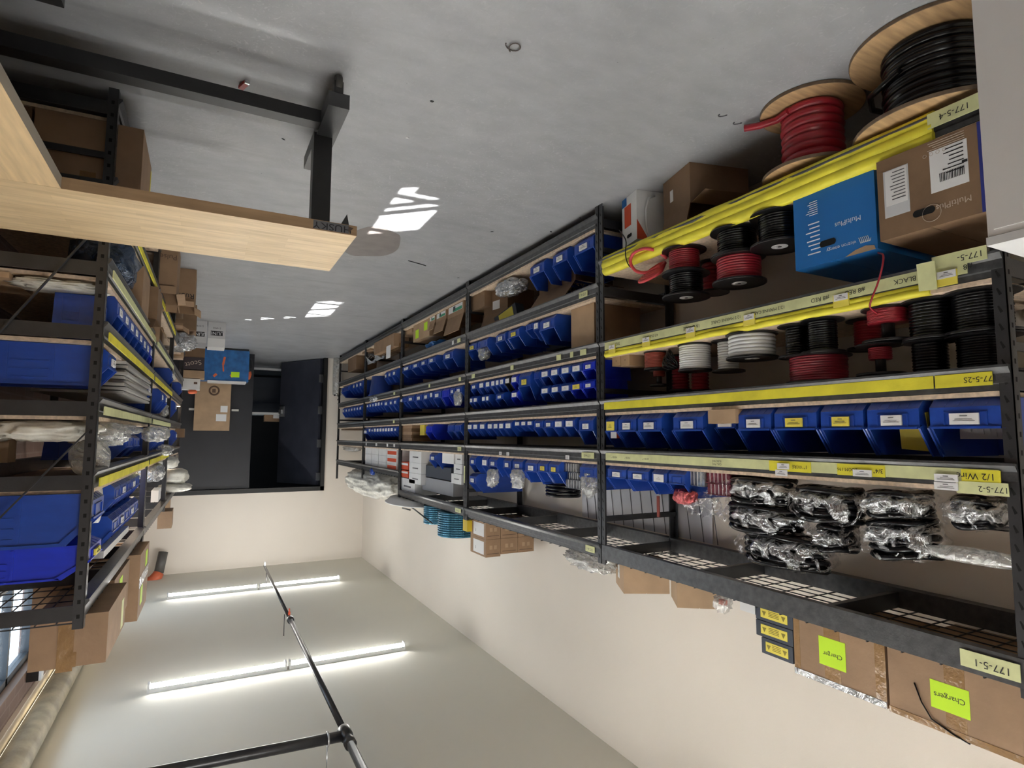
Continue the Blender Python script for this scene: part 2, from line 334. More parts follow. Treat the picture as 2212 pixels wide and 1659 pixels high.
# passage behind the double door
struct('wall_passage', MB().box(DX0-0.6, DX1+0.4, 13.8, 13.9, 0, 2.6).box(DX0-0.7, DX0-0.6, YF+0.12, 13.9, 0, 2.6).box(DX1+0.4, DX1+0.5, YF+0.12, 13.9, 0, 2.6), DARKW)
struct('ceiling_passage', MB().box(DX0-0.7, DX1+0.5, YF+0.12, 13.9, 2.6, 2.7), GREYP)
struct('trim_2', MB().box(DX0, DX0+0.06, YF-0.03, YF+0.12, 0, DH).box(DX1-0.06, DX1, YF-0.03, YF+0.12, 0, DH).box(DX0, DX1, YF-0.03, YF+0.12, DH-0.07, DH), FRAMEM)
d1 = struct('door_1', MB().box(-0.70, DX1-0.06, YF+0.03, YF+0.075, 0.01, DH-0.075), DOORM)
MB().box(0.08, 0.19, YF-0.02, YF+0.03, 0.905, 0.935).box(-0.50, -0.40, YF-0.02, YF+0.03, 0.905, 0.935).build('push_bar', mat('pale_push_bar', (0.6, 0.6, 0.55), 0.4), d1)
d2 = MB().box(0, 0.045, 0, 1.04, 0.01, DH-0.085).build('door_2', DOORB); d2['kind'] = 'structure'
d2.location = (DX0+0.07, YF+0.10, 0); d2.rotation_euler = (0, 0, R(-30))
for k, z in enumerate((0.28, 0.82, 1.38, 1.93)): MB().box(-0.015, 0.05, -0.035, 0.012, z, z+0.13).build('door_hinge', CHROME, d2)
MB().box(0.045, 0.10, 0.93, 0.99, 0.86, 0.93).box(0.045, 0.07, 0.90, 1.01, 0.80, 0.98).build('door_handle', CHROME, d2)
# stain on the floor
cx_, cy_, _ = onZ(800, 525, 0)
st = MB(); pr = [(cx_+0.20*math.cos(a)*(1+0.08*math.sin(3*a)), cy_+0.33*math.sin(a)*(1+0.06*math.cos(5*a))) for a in [2*math.pi*k/40 for k in range(40)]]
st.prism_z(pr, 0.0005, 0.0012); tag(st.build('floor_stain', STAIN), 'brown round stain on the grey floor beside the workbench corner', 'stain')

# ------------------------------------------------------------------ ceiling tubes and pipes
EMIT = mat('lit_diffuser', (1, 1, 1), 0.4, emit=(1.0, 0.985, 0.95), es=TUBE_STRENGTH)
LT = [(8.74, 'far row near the door'), (5.69, 'nearer row in view')]
for yy, where in LT+[(2.5, None), (0.95, None), (-0.6, None)]:  # unlabelled rows are out of view; the middle one is added to brighten the near end
    for x0, x1, side in ((-1.83, -0.775, 'right-hand'), (-0.755, 0.29, 'left-hand')):
        lab = '%s lit tube light on the ceiling, %s' % (side, where) if where else 'unseen lit tube light on the ceiling above the camera'
        t = thing('tube_light', lab, 'ceiling light', ((x0+x1)/2, yy, CEIL), 0, 'tube lights on the ceiling'); h = (x1-x0)/2
        MB().box(-h+0.01, h-0.01, -0.03, 0.03, -0.035, 0).build('housing', WHITEP, t)
        d = MB(); n = 9; vs = []; 
        pf = [(0.027*math.cos(math.pi*k/(n-1)), -0.036-0.026*math.sin(math.pi*k/(n-1))) for k in range(n)]
        vs = [(-h+0.015, y, z) for y, z in pf]+[(h-0.015, y, z) for y, z in pf]
        d.add(vs, [(i, i+1, i+1+n, i+n) for i in range(n-1)]+[tuple(range(n-1, -1, -1)), tuple(range(n, 2*n))]+[(0, n, 2*n-1, n-1)], 0, True); d.build('diffuser', EMIT, t)
        MB().box(-h, -h+0.015, -0.036, 0.036, -0.07, 0).box(h-0.015, h, -0.036, 0.036, -0.07, 0).build('end_cap', WHITEP, t)
PX, PZ = -0.87, 3.15
t = thing('sprinkler_pipe', 'long black sprinkler pipe running along the ceiling towards the door', 'pipe', (PX, 0, PZ))
MB().tube([(0, YB+0.02, 0), (0, 3.83, 0)], 0.026, 12).tube([(0, 3.83, 0), (0, 6.4, 0)], 0.021, 12).tube([(0, 6.4, 0), (0, 9.15, 0)], 0.016, 12).build('pipe_run', IRON, t)
MB().lathe([(0.0, 3.70), (0.036, 3.70), (0.036, 3.75), (0.030, 3.76), (0.03, 3.80), (0.040, 3.81), (0.040, 3.90), (0.03, 3.91), (0.0, 3.91)], 16, (0, 0, 0), 0, True, 'y').build('tee_fitting', IRON, t)
MB().lathe([(0, 6.36), (0.032, 6.36), (0.034, 6.40), (0.032, 6.44), (0, 6.44)], 14, (0, 0, 0), 0, True, 'y').build('reducer', IRON, t)
MB().tube([(0, 6.5, -0.02), (0, 6.5, -0.05)], 0.012, 8).tube([(0, 6.5, -0.05), (0, 6.5, -0.085)], 0.006, 6).build('sprinkler_head', REDP, t)
MB().tube([(0.0, 9.1, 0.0), (0.0, 9.1, -0.07)], 0.012, 8).build('sprinkler_head', WHITEP, t)
MB().tube([(0.03, 6.62, 0), (0.03, 6.62, CEIL-PZ)], 0.004, 6).tube([(0.0, 8.85, 0), (0, 8.85, CEIL-PZ)], 0.005, 6).build('hanger_rod', IRON, t)
t = thing('branch_pipe', 'thick black pipe crossing the ceiling from the tee fitting', 'pipe', (PX, 3.83, PZ))
MB().tube([(0.03, 0, 0), (1.84, 0.12, 0)], 0.031, 12).build('pipe_run', IRON, t)
MB().tube([(0.11, 0.005, 0.04), (0.11, 0.005, CEIL-PZ)], 0.004, 6).build('hanger_rod', CHROME, t)
MB().tube([(0.11, 0.04*math.sin(a), 0.04*math.cos(a)) for a in [2*math.pi*k/14 for k in range(14)]], 0.006, 6, closed=True).build('hanger_clamp', CHROME, t)
tag(MB().tube([(0.88, YB+0.05, 3.23), (0.88, YF-0.02, 3.23)], 0.085, 16).build('wall_pipe', PIPEB), 'thick beige old pipe along the ceiling above the window', 'pipe')
g = thing('pipe_elbow', 'orange pipe elbow with black pipe end on the far wall above the boxes', 'pipe', onY(322, 1262, 10.0))
MB().tube([(0.20, 0.05, 0.0), (0.06, 0, -0.02), (-0.03, 0, -0.04), (-0.09, 0, -0.10), (-0.11, 0.02, -0.14)], [0.06, 0.06, 0.075, 0.075, 0.07], 12).build('elbow', ORPIPE, g)
MB().tube([(-0.11, 0.02, -0.14), (-0.15, 0.10, -0.42)], 0.062, 12).build('pipe_end', mat('dull_grey_pipe', (0.09, 0.085, 0.08), 0.5), g)
g = thing('wall_sensor', 'small white sensor on a bracket on the brick above the window', 'sensor', (0.97, 5.35, 2.98))
MB().box(-0.04, 0.03, -0.03, 0.03, -0.03, 0.05).build('bracket', BLACKP, g); MB().box(-0.055, -0.04, -0.035, 0.035, -0.06, 0.05).build('cover', WHITEP, g)

# ------------------------------------------------------------------ RACKS (local frame: x = 0 front, -depth back; y along; z up)
DEPTH = 0.52
BEAMP = [(-0.035, 0), (0.012, 0), (0.013, 0.007), (0.001, 0.024), (0.001, 0.050), (-0.006, 0.053), (-0.006, 0.070), (-0.035, 0.070)]
def post_mesh(H, sx, sy, slots=True):
    # L-angle; sx=+1 front post, sy=+1 leg side towards +y
    k = MB(); w_ = 0.033; th = 0.003
    k.box(-th if sx > 0 else 0, 0 if sx > 0 else th, min(0, sy*w_), max(0, sy*w_), 0, H)
    k.box(min(0, -sx*w_), max(0, -sx*w_), 0 if sy > 0 else -th, th if sy > 0 else 0, 0, H)
    if slots:
        z = 0.05
        while z < H-0.03:
            yc = sy*0.017; e = 0.0008
            fx = e if sx > 0 else -e
            k.add([(fx, yc-0.006, z+0.018), (fx, yc+0.0035, z), (fx, yc+0.007, z+0.002), (fx, yc+0.001, z+0.022)], [(0, 1, 2, 3) if sx > 0 else (3, 2, 1, 0)], 1)
            ey = -e if sy > 0 else e
            xc = -sx*0.017
            k.add([(xc-0.005, ey, z), (xc+0.005, ey, z), (xc+0.005, ey, z+0.014), (xc-0.005, ey, z+0.014)], [(0, 1, 2, 3) if sy > 0 else (3, 2, 1, 0)], 1)
            z += 0.05
    return k
def make_rack(label, loc, rz, L, levels, H=2.0, wire=(), braces=(0.25, 1.05, 1.75), diag=False):
    t = thing('storage_rack', label, 'shelving rack', loc, rz, 'black steel storage racks')
    for (x, sx) in ((0, 1), (-DEPTH, -1)):
        for (y, sy) in ((0.001, 1), (L-0.001, -1)):
            o = post_mesh(H, sx, sy).build('post', [STEEL, HOLE], t); o.location = (x, y, 0)
    for D in levels:
        for xf in (1, -1):
            bp_ = BEAMP if not (loc[1] < 1 and D == levels[-1]) else [(-0.035, 0), (0.003, -0.002), (0.003, 0.074), (-0.035, 0.074)]; pf = bp_ if xf > 0 else [(-DEPTH-x, z) for x, z in bp_]
            o = MB().prism_y(pf, 0.006, L-0.006).build('beam', BEAMM, t); o.location = (0.0 if xf > 0 else 0.0, 0, D-0.085)
        for y in (0.0, 1.0):
            yy = 0.004 if y == 0 else L-0.010
            MB().box(-DEPTH+0.01, -0.012, yy, yy+0.006, D-0.066, D-0.0145).build('side_rail', STEEL, t)
        if D in wire:
            k = MB(); n = 9
            for i in range(n): x = -DEPTH+0.02+(DEPTH-0.04)*i/(n-1); k.box(x-0.0018, x+0.0018, 0.01, L-0.01, D-0.010, D-0.006)
            m_ = int(L/0.11)
            for j in range(m_+1): y = 0.012+(L-0.024)*j/m_; k.box(-DEPTH+0.01, -0.01, y-0.002, y+0.002, D-0.006, D-0.002)
            k.build('wire_deck', STEEL, t)
            for q in (0.33, 0.66): MB().box(-DEPTH+0.03, -0.03, L*q-0.012, L*q+0.012, D-0.07, D-0.012).build('support_bar', STEEL, t)
        else:
            MB().box(-DEPTH+0.006, -0.0065, 0.036, L-0.036, D-0.0135, D).build('shelf_board', BOARD, t)
    for y in (0.0, L):
        for z in braces:
            yy = 0.012 if y == 0 else L-0.018
            MB().box(-DEPTH+0.005, -0.005, yy-0.006, yy, z, z+0.025).build('cross_bar', STEEL, t)
    if diag:
        for z0, z1 in ((0.52, 1.30), (1.30, 0.52+1.4)):
            MB().slab((-0.02, L+0.004, z0), (-DEPTH+0.02, L+0.004, z1) if z0 < 1 else (-DEPTH+0.02, L+0.004, z1), 0.012, 0.005, up=(0, 1, 0)).build('diagonal_brace', STEEL, t)
    return t
YBY = [0.775, 2.655, 4.53, 6.38, 8.06, 9.80]
LVA = [0.135, 0.535, 0.875, 1.20, 1.47, 1.985]
LV1 = [0.415, 0.88, 1.20, 1.47, 1.985]
rack_names = ['nearest', 'second', 'third', 'fourth', 'farthest']
RK = []
for i in range(5):
    lv = LV1 if i == 0 else (LVA if i < 3 else LVA[:5]+[1.78])
    n = {0: 'nearest black steel rack along the plain wall, shelves of cable reels',
         1: 'second black steel rack along the plain wall, beside the cable reels',
         2: 'third black steel rack along the plain wall, blue disc stack on top',
         3: 'fourth black steel rack along the plain wall, bubble wrap on top',
         4: 'farthest black steel rack along the plain wall, beside the dark double door'}[i]
    RK.append(make_rack(n, (WX, YBY[i], 0), 0, YBY[i+1]-YBY[i], lv, 2.0 if i < 3 else 2.0, wire=(lv[-1],)))
RLV = [0.12, 0.43, 0.745, 0.985, 1.265, 1.53, 1.985]
RRK = []; RY = [2.60, 4.47, 6.2, 8.0]
RYAW = math.pi+RA
for i, n in enumerate(['black steel rack beside the workbench, big blue bins on its side', 'black steel rack behind the bench-side rack, brown open boxes before it', 'farthest black steel rack on the window side, plastic bags hanging out']):
    L = RY[i+1]-RY[i]-0.01
    RRK.append(make_rack(n, (rx(RY[i]+L), RY[i]+L, 0), RYAW, L, RLV, 2.0, wire=(RLV[-1],), braces=(0.25,), diag=(i == 0)))

# tape strips and handwriting on the beams (children of the rack)
def tape(rack, y0, y1, z0, z1, m, x=0.0135, wavy=0.0, name='tape_strip', i0=0):
    yb = rack.location.y; k = MB(); n = max(2, int((y1-y0)/0.05)); e0 = []; 
    for j in range(n+1):
        y = y0+(y1-y0)*j/n-yb; zz0 = z0+wavy*noise.noise(Vector((y*4, z0*9, i0))); zz1 = z1+wavy*noise.noise(Vector((y*5, z1*9, i0+3)))
        xx = x+wavy*0.4*noise.noise(Vector((y*7, 1, i0)))
        e0 += [(xx, y, zz0), (x-0.003 if wavy else xx, y, zz1), (xx-0.0025, y, zz0), (x-0.006 if wavy else xx-0.0025, y, zz1)]
    fs = []
    for j in range(n): a = 4*j; b = a+4; fs += [(a, b, b+1, a+1), (a+2, a+3, b+3, b+2), (a+1, b+1, b+3, a+3), (a, a+2, b+2, b)]
    fs += [(0, 1, 3, 2), (4*n, 4*n+2, 4*n+3, 4*n+1)]
    k.add(e0, fs); return k.build(name, m, rack)
R1 = RK[0]
def padding(rack, y0, y1, z0, z1, n=3, r_=0.0, seed=0):
    yb = rack.location.y; k = MB(); h_ = (z1-z0)/n
    for i in range(n):
        zc = z0+h_*(i+0.5); m_ = int((y1-y0)/0.06)
        k.tube([(-0.013+0.004*noise.noise(Vector((j*0.4, i*3, seed)))+(0.003 if i == n//2 else 0), y0+(y1-y0)*j/m_-yb, zc+0.004*noise.noise(Vector((j*0.3, i*5, seed+2)))) for j in range(m_+1)], h_*0.86, 12)
    return k.build('yellow_padding', TAPEY, rack)
def ytape(s, u, D, dz, size, rack=R1, x=0.016, tilt=0, m=INK, sx=1.0, name='handwriting'):
    y = yat(u, D-0.04)-rack.location.y
    return text(s, size, (x, y, D+dz), m, rack, '+x', name, tilt, sx)
yN, yE = 0.83, 2.61
# shelf 4 (lowest): padded yellow strip
padding(R1, 0.93, yE, 0.415-0.094, 0.415-0.004, 3, seed=1)
tape(R1, 0.80, 0.94, 0.415-0.088, 0.415-0.040, TAPEP, 0.0145); ytape('177-5-4', 2068, 0.415, -0.064, 0.026)
# shelf 3
padding(R1, 0.97, yE, 0.88-0.036, 0.88-0.003, 2, seed=5)
tape(R1, 0.86, yE-0.02, 0.88-0.075, 0.88-0.036, TAPEP, 0.0145, 0, 'tape_strip', 5)
tape(R1, 0.81, 0.95, 0.88-0.104, 0.88-0.066, TAPEP, 0.0170, 0.004, 'tape_strip', 6)
tape(R1, 0.935, 0.985, 0.88-0.092, 0.88-0.006, TAPEP, 0.030, 0.02, 'tape_fold', 9)
for s, u, sz in (('177-5-', 2105, 0.025),): ytape(s, u, 0.88, -0.084, sz, x=0.0195)
for s, u in (('#8', 2098), ('#8 BLACK', 1973), ('#8 RED', 1853), ('#8 RED', 1778), ('12/3 MARINE CABLE', 1664), ('12/3 MARINE CABLE', 1574), ('16 GAUGE', 1500), ('4/3 DUPLEX', 1413), ('30G', 1340)):
    ytape(s, u, 0.88, -0.055, 0.022 if len(s) < 10 else 0.018, x=0.0175)
# shelf 2S
tape(R1, 0.97, yE, 1.20-0.068, 1.20-0.030, TAPEY, 0.0075); tape(R1, 0.82, 0.965, 1.20-0.068, 1.20-0.030, TAPEY, 0.0085); ytape('177-5-2S', 2122, 1.20, -0.049, 0.023, x=0.0105)
# shelf 2
tape(R1, 0.82, yE-0.01, 1.47-0.066, 1.47-0.028, TAPEP, 0.0075)
for a, b in ((2080, 2165), (1812, 1915), (1665, 1755)): tape(R1, yat(b, 1.42), yat(a, 1.42), 1.47-0.064, 1.47-0.026, TAPEY, 0.0095)
tape(R1, 0.80, 0.925, 1.47-0.030, 1.47+0.006, TAPEP, 0.011, 0.003, 'tape_strip', 8)
ytape('177-5-2', 2150, 1.47, -0.012, 0.023, x=0.0150); ytape('1/2 Wire', 2112, 1.47, -0.046, 0.026, x=0.0125)
ytape('3/4"', 1902, 1.47, -0.046, 0.020, x=0.0125); ytape('LOOM 196', 1835, 1.47, -0.046, 0.015, x=0.0125); ytape('1" WIRE', 1732, 1.47, -0.046, 0.018, x=0.0125)
for u in (1552, 1398, 1358, 1330): ytape('GAL PVC\nELBOWS' if u == 1552 else 'HOSE 1"', u, 1.47, -0.046, 0.013, x=0.0105)
ytape('177-5-1', 2148, 1.985, -0.047, 0.028, x=0.0125)
tape(R1, yat(2208, 1.94), yat(2078, 1.94), 1.985-0.072, 1.985-0.026, TAPEP, 0.0095)
# printed white stickers on the first rack's tape
def sticker(rack, u, zc, w_=0.06, h_=0.024, x=0.018, m=WHITE, base=True, lines=True, tilt=0):
    y = yat(u, zc)-rack.location.y
    s = MB().box(x-0.004, x, y-w_/2, y+w_/2, zc-h_/2, zc+h_/2).build('sticker', m, rack)
    if lines:
        k = MB(); k.box(x, x+0.0006, y-w_*0.36, y+w_*0.36, zc+h_*0.16, zc+h_*0.22).box(x, x+0.0006, y-w_*0.3, y+w_*0.25, zc-h_*0.02, zc+h_*0.03).box(x, x+0.0006, y-w_*0.1, y+w_*0.12, zc-h_*0.3, zc-h_*0.2)
        k.build('printed_lines', GREYINK, s)
    if base: MB().box(x-0.006, x-0.002, y-w_/2-0.002, y+w_/2+0.004, zc-h_/2-0.0, zc+h_/2+0.022).build('sticker_backing', YEL, rack)
    return s
for u, dz in ((2052, -0.052), (1824, -0.052), (1625, -0.052), (1498, -0.05), (1402, -0.05), (1328, -0.05)): sticker(R1, u, 0.88+dz+0.008, 0.05, 0.022, 0.0215)
for u, dz in ((2049, -0.036), (2049, -0.012), (1868, -0.036), (1697, -0.045), (1693, -0.020)): sticker(R1, u, 1.47+dz, 0.062 if u > 1700 else 0.05, 0.022, 0.0155, base=False)
# loose pale tape tags on the other wall racks
for ri, u, D, w_, m in ((1, 1262, 0.535, 0.085, TAPEP), (1, 1262, 0.875, 0.06, TAPEP), (1, 1237, 0.875, 0.03, TAPEP), (1, 1209, 0.875, 0.05, TAPEP), (1, 1108, 0.875, 0.045, TAPEP), (1, 1024, 0.875, 0.06, TAPEP),
                        (1, 1272, 1.47, 0.12, TAPEP), (1, 1277, 1.985, 0.085, TAPEP), (2, 993, 0.535, 0.07, TAPEP), (2, 980, 0.535, 0.04, WHITE), (2, 995, 0.875, 0.05, TAPEP), (2, 929, 0.875, 0.04, TAPEP),
                        (2, 994, 1.47, 0.08, TAPEP), (2, 991, 1.985, 0.12, TAPEP), (3, 853, 0.875, 0.06, TAPEP), (3, 852, 1.2, 0.06, TAPEP), (3, 853, 1.47, 0.06, WHITE), (3, 838, 1.47, 0.06, WHITE), (3, 814, 1.47, 0.08, WHITE), (3, 792, 1.47, 0.04, WHITE)):
    r_ = RK[ri]; y = yat(u, D-0.04); s = tape(r_, y-w_/2, y+w_/2, D-0.064, D-0.030, m, 0.0085)
    if w_ > 0.07: text('177-4-%d' % (1 if D > 1.9 else 3), 0.022, (0.011, y-r_.location.y, D-0.047), GREYINK, r_, '+x', 'handwriting')
for u, D in ((1083, 1.47), (1099, 1.47), (1228, 1.47)): sticker(RK[1], u, D-0.030, 0.035, 0.024, 0.010, base=False)
for i, r_ in enumerate(RRK[:2]):
    for D in RLV[1:6]:
        L = RY[i+1]-RY[i]-0.01
        k = MB().box(0.010, 0.0145, 0.05, L*0.97, -0.052, -0.020).build('tape_strip', TAPEP if D in (0.745, 1.265) else TAPEY, r_); k.location = (0, 0, D)

# ------------------------------------------------------------------ BINS
def bin_mesh(m, th=0.02, w3=False):
    # unit hopper bin: x 0 (front) .. -1 (back), y -0.5..0.5, z 0..1
    k = MB(); prof = [(-0.07, 0), (0, 0.15), (0.0, 0.50), (-0.15, 0.96), (-0.18, 1.0), (-1.0, 1.0), (-0.97, 0)]
    for s in (-1, 1):
        y0, y1 = (s*0.5, s*(0.5-th*1.6)); k.prism_y(prof, min(y0, y1), max(y0, y1))
    a = 0.5-th*1.6
    k.box(-0.97, -0.065, -a, a, 0, 0.03); k.prism_y([(-1.0, 1.0), (-0.97, 1.0), (-0.945, 0.02), (-0.97, 0.02)], -a, a)
    k.prism_y([(-0.07, 0.0), (0, 0.15), (0, 0.50), (-0.018, 0.50), (-0.018, 0.16), (-0.075, 0.03)], -a, a)
    # rims and side ribs
    for s in (-1, 1):
        yo = s*0.5; yi = s*0.53
        k.prism_y([(-0.016, 0.46), (0.016, 0.51), (-0.155, 1.02), (-0.20, 0.96)], min(yo, yi), max(yo, yi))
        k.box(-1.0, -0.17, min(yo, yi), max(yo, yi), 0.95, 1.01)
        for z in (0.42, 0.62, 0.82): k.box(-0.78, -0.48, min(s*0.5, s*0.512), max(s*0.5, s*0.512), z, z+0.02)
        k.box(-0.46, -0.44, min(s*0.5, s*0.512), max(s*0.5, s*0.512), 0.05, 0.9); k.box(-0.82, -0.80, min(s*0.5, s*0.512), max(s*0.5, s*0.512), 0.05, 0.9)
    k.box(-0.012, 0.012, -a, a, 0.48, 0.52)
    for y in (-0.28, -0.09, 0.10, 0.28): k.prism_y([(-0.01, 0.115), (0.003, 0.15), (-0.067, 0.0), (-0.08, 0.0)], y-0.012, y+0.012)
    k.box(0.0, 0.010, -0.30, 0.30, 0.235, 0.25); k.box(0.0, 0.010, -0.30, -0.28, 0.25, 0.46); k.box(0.0, 0.010, 0.28, 0.30, 0.25, 0.46)
    return k.mesh('bin_body', m)
BM = {'b': bin_mesh(BLUE), 'B': bin_mesh(BLUE2), 'k': bin_mesh(BLACKP)}
LM = {}
for k_, m_ in (('w', WHITE), ('y', YEL)): LM[k_] = MB().box(0.008, 0.022, -0.20, 0.20, 0.26, 0.45).mesh('bin_label', m_)
LM['ww'] = MB().box(0.008, 0.022, -0.33, 0.33, 0.20, 0.48).mesh('bin_label', WHITE); LM['yw'] = MB().box(0.008, 0.022, -0.33, 0.33, 0.20, 0.48).mesh('bin_label', YEL)
LINEM = MB().box(0.022, 0.025, -0.15, 0.15, 0.385, 0.391).box(0.022, 0.025, -0.11, 0.12, 0.355, 0.361).box(0.022, 0.025, -0.05, 0.05, 0.30, 0.312).mesh('bin_label_print', GREYINK)
def make_bin(label, loc, rz, wd, dp, h, body='b', lab='w', group=None, print_=True):
    t = thing('storage_bin', label, 'storage bin', loc, rz, group, (dp, wd, h))
    put('bin_body', BM[body], t)
    if lab:
        lo = put('label_sticker', LM[lab+('w' if wd < 0.11 else '')], t)
        if print_: put('printed_text', LINEM, lo)
    return t
def bin_row(rack_i, D, spec, h, dp=0.30, x=WX-0.006, z0=None, shelf='', row='', vary=True):
    """spec: (u0, u1, label, body, h override) with u in photo pixels, nearest first"""
    z0 = D if z0 is None else z0
    for i, s in enumerate(spec):
        u0, u1, lab = s[0], s[1], s[2]; body = s[3] if len(s) > 3 else 'b'; hh = s[4] if len(s) > 4 else h; xo = s[5] if len(s) > 5 else 0
        ya, yb = yat(max(u0, u1), z0+hh*0.3, x-xo), yat(min(u0, u1), z0+hh*0.3, x-xo)
        c = {'b': 'blue', 'B': 'bright blue', 'k': 'black'}[body]; lc = {'w': 'white label', 'y': 'yellow label', None: 'no label'}[lab]
        L = '%s bin, %s, %s from camera, %s%s, %s wall rack' % (c, lc, ORD[i] if i else 'first', row+' row, ' if row else '', shelf, rack_names[rack_i])
        w_ = (yb-ya)*0.955
        dd = min(dp if dp > w_*1.3 else w_*1.5, 0.44)
        make_bin(L, (x-xo, (ya+yb)/2, z0+0.001), 0, w_, dd, hh, body, lab, 'bins on the %s of the %s wall rack' % (shelf, rack_names[rack_i]), (yb-ya) > 0.06)
# nearest rack
bin_row(0, 1.20, [(2172, 2005, 'w'), (1988, 1871, 'w'), (1867, 1771, 'y'), (1766, 1671, 'y'), (1667, 1593, 'w'), (1590, 1545, 'w', 'b', 0.15, 0.05), (1520, 1453, 'w'), (1430, 1377, 'w'), (1375, 1335, 'w'), (1333, 1308, 'y')], 0.172, 0.40, shelf='shelf of wide bins')
bin_row(0, 1.47, [(1480, 1444, None), (1441, 1408, 'w'), (1402, 1355, 'w'), (1353, 1312, 'w')], 0.125, 0.30, shelf='shelf of bagged hoses')
# second rack
bin_row(1, 0.135, [(1283, 1240, 'w'), (1226, 1194, 'w'), (1176, 1145, 'w')], 0.17, 0.36, shelf='lowest shelf', z0=0.137)
bin_row(1, 0.535, [(1198, 1166, 'w', 'b', 0.17), (1165, 1153, 'w', 'b', 0.13), (1152, 1136, None, 'b', 0.10), (1122, 1098, 'y'), (1092, 1071, 'w'), (1053, 1032, None), (1030, 1010, 'y')], 0.14, 0.32, shelf='second shelf')
rowL = [(1285, 1258, 'w', 'B'), (1257, 1234, 'w'), (1233, 1211, 'w'), (1208, 1189, 'w'), (1187, 1168, 'w'), (1165, 1154, None, 'b'), (1146, 1120, 'y', 'b', 0.19), (1118, 1104, 'w', 'B'), (1102, 1091, 'w', 'k'), (1089, 1080, 'w'), (1079, 1071, 'w'), (1070, 1061, 'w'), (1059, 1049, 'w'), (1046, 1035, 'w'), (1031, 1017, 'w')]
bin_row(1, 0.875, rowL, 0.112, 0.26, shelf='third shelf', row='lower')
rowU = [(1285, 1258, 'w', 'B'), (1257, 1234, 'y', 'B'), (1233, 1211, 'w'), (1209, 1190, 'w'), (1187, 1168, 'w'), (1119, 1104, 'w', 'B', 0.10), (1088, 1071, 'w'), (1057, 1050, 'w'), (1049, 1041, 'w'), (1032, 1023, 'w'), (1022, 1015, 'w')]
bin_row(1, 0.875, rowU, 0.10, 0.24, z0=0.988, shelf='third shelf', row='upper')
bin_row(1, 1.20, [(1282, 1250, 'w', 'b', 0.16), (1242, 1220, 'w'), (1218, 1197, 'w'), (1196, 1175, 'w'), (1173, 1153, 'w'), (1151, 1139, 'w', 'b', 0.08), (1137, 1126, 'w', 'b', 0.08), (1124, 1112, 'w', 'b', 0.08), (1106, 1091, 'w'), (1089, 1078, 'w'), (1077, 1066, 'w'), (1065, 1053, 'w'), (1049, 1036, 'w'), (1033, 1022, 'w'), (1021, 1010, 'w')], 0.115, 0.28, shelf='fourth shelf')
bin_row(1, 1.47, [(1290, 1252, None), (1208, 1185, 'y'), (1183, 1162, 'y'), (1161, 1134, 'w', 'b', 0.155), (1129, 1107, 'w'), (1104, 1087, 'w'), (1074, 1056, 'w'), (1054, 1041, 'w'), (1028, 1015, 'w')], 0.14, 0.30, shelf='fifth shelf')
bin_row(1, 1.47, [(1029, 1014, 'w')], 0.15, 0.42, z0=1.615, shelf='fifth shelf', row='upper')
# third rack
bin_row(2, 0.535, [(979, 957, 'w', 'b', 0.16), (941, 924, 'w'), (922, 908, 'w'), (906, 890, 'w'), (889, 868, 'w')], 0.13, 0.32, shelf='second shelf')
bin_row(2, 0.875, [(998, 984, 'w'), (983, 972, 'w'), (970, 955, None, 'B', 0.16), (953, 936, 'w', 'b', 0.16), (935, 929, 'w'), (927, 914, 'w', 'b', 0.15), (912, 898, 'w', 'b', 0.15), (895, 880, 'w', 'b', 0.14), (879, 873, None), (872, 864, 'w')], 0.13, 0.32, shelf='third shelf')
bin_row(2, 1.20, [(996, 982, None), (980, 967, None), (934, 920, None, 'B', 0.15)], 0.14, 0.34, shelf='fourth shelf')
bin_row(2, 1.47, [(943, 928, 'w')], 0.15, 0.40, shelf='fifth shelf')
# fourth rack
bin_row(3, 0.535, [(857, 847, 'w'), (846, 838, 'w'), (837, 831, 'w')], 0.15, 0.32, shelf='second shelf')
bin_row(3, 0.875, [(858, 850, 'w', 'b', 0.15), (849, 841, 'w', 'b', 0.15), (840, 829, 'w', 'b', 0.15), (828, 822, 'w'), (821, 816, 'w'), (815, 810, 'w'), (809, 804, 'w'), (803, 798, 'w'), (797, 792, 'w')], 0.12, 0.30, shelf='third shelf')
bin_row(3, 1.20, [(858, 851, 'w'), (850, 844, 'w'), (843, 838, 'w'), (837, 832, 'w'), (831, 826, 'w'), (825, 820, 'w'), (819, 814, 'w'), (813, 808, 'w'), (807, 802, 'w'), (801, 797, 'w'), (796, 784, 'w', 'b', 0.17)], 0.12, 0.30, shelf='fourth shelf')
bin_row(4, 0.535, [(783, 776, 'w'), (775, 769, 'w'), (768, 762, 'w'), (757, 738, None, 'b', 0.17)], 0.16, 0.32, shelf='second shelf')
bin_row(4, 1.20-0.325, [(782, 776, 'w'), (775, 770, 'w'), (769, 764, 'w'), (763, 758, 'w'), (757, 752, 'w'), (751, 746, 'w'), (745, 740, 'w')], 0.15, 0.30, shelf='third shelf')

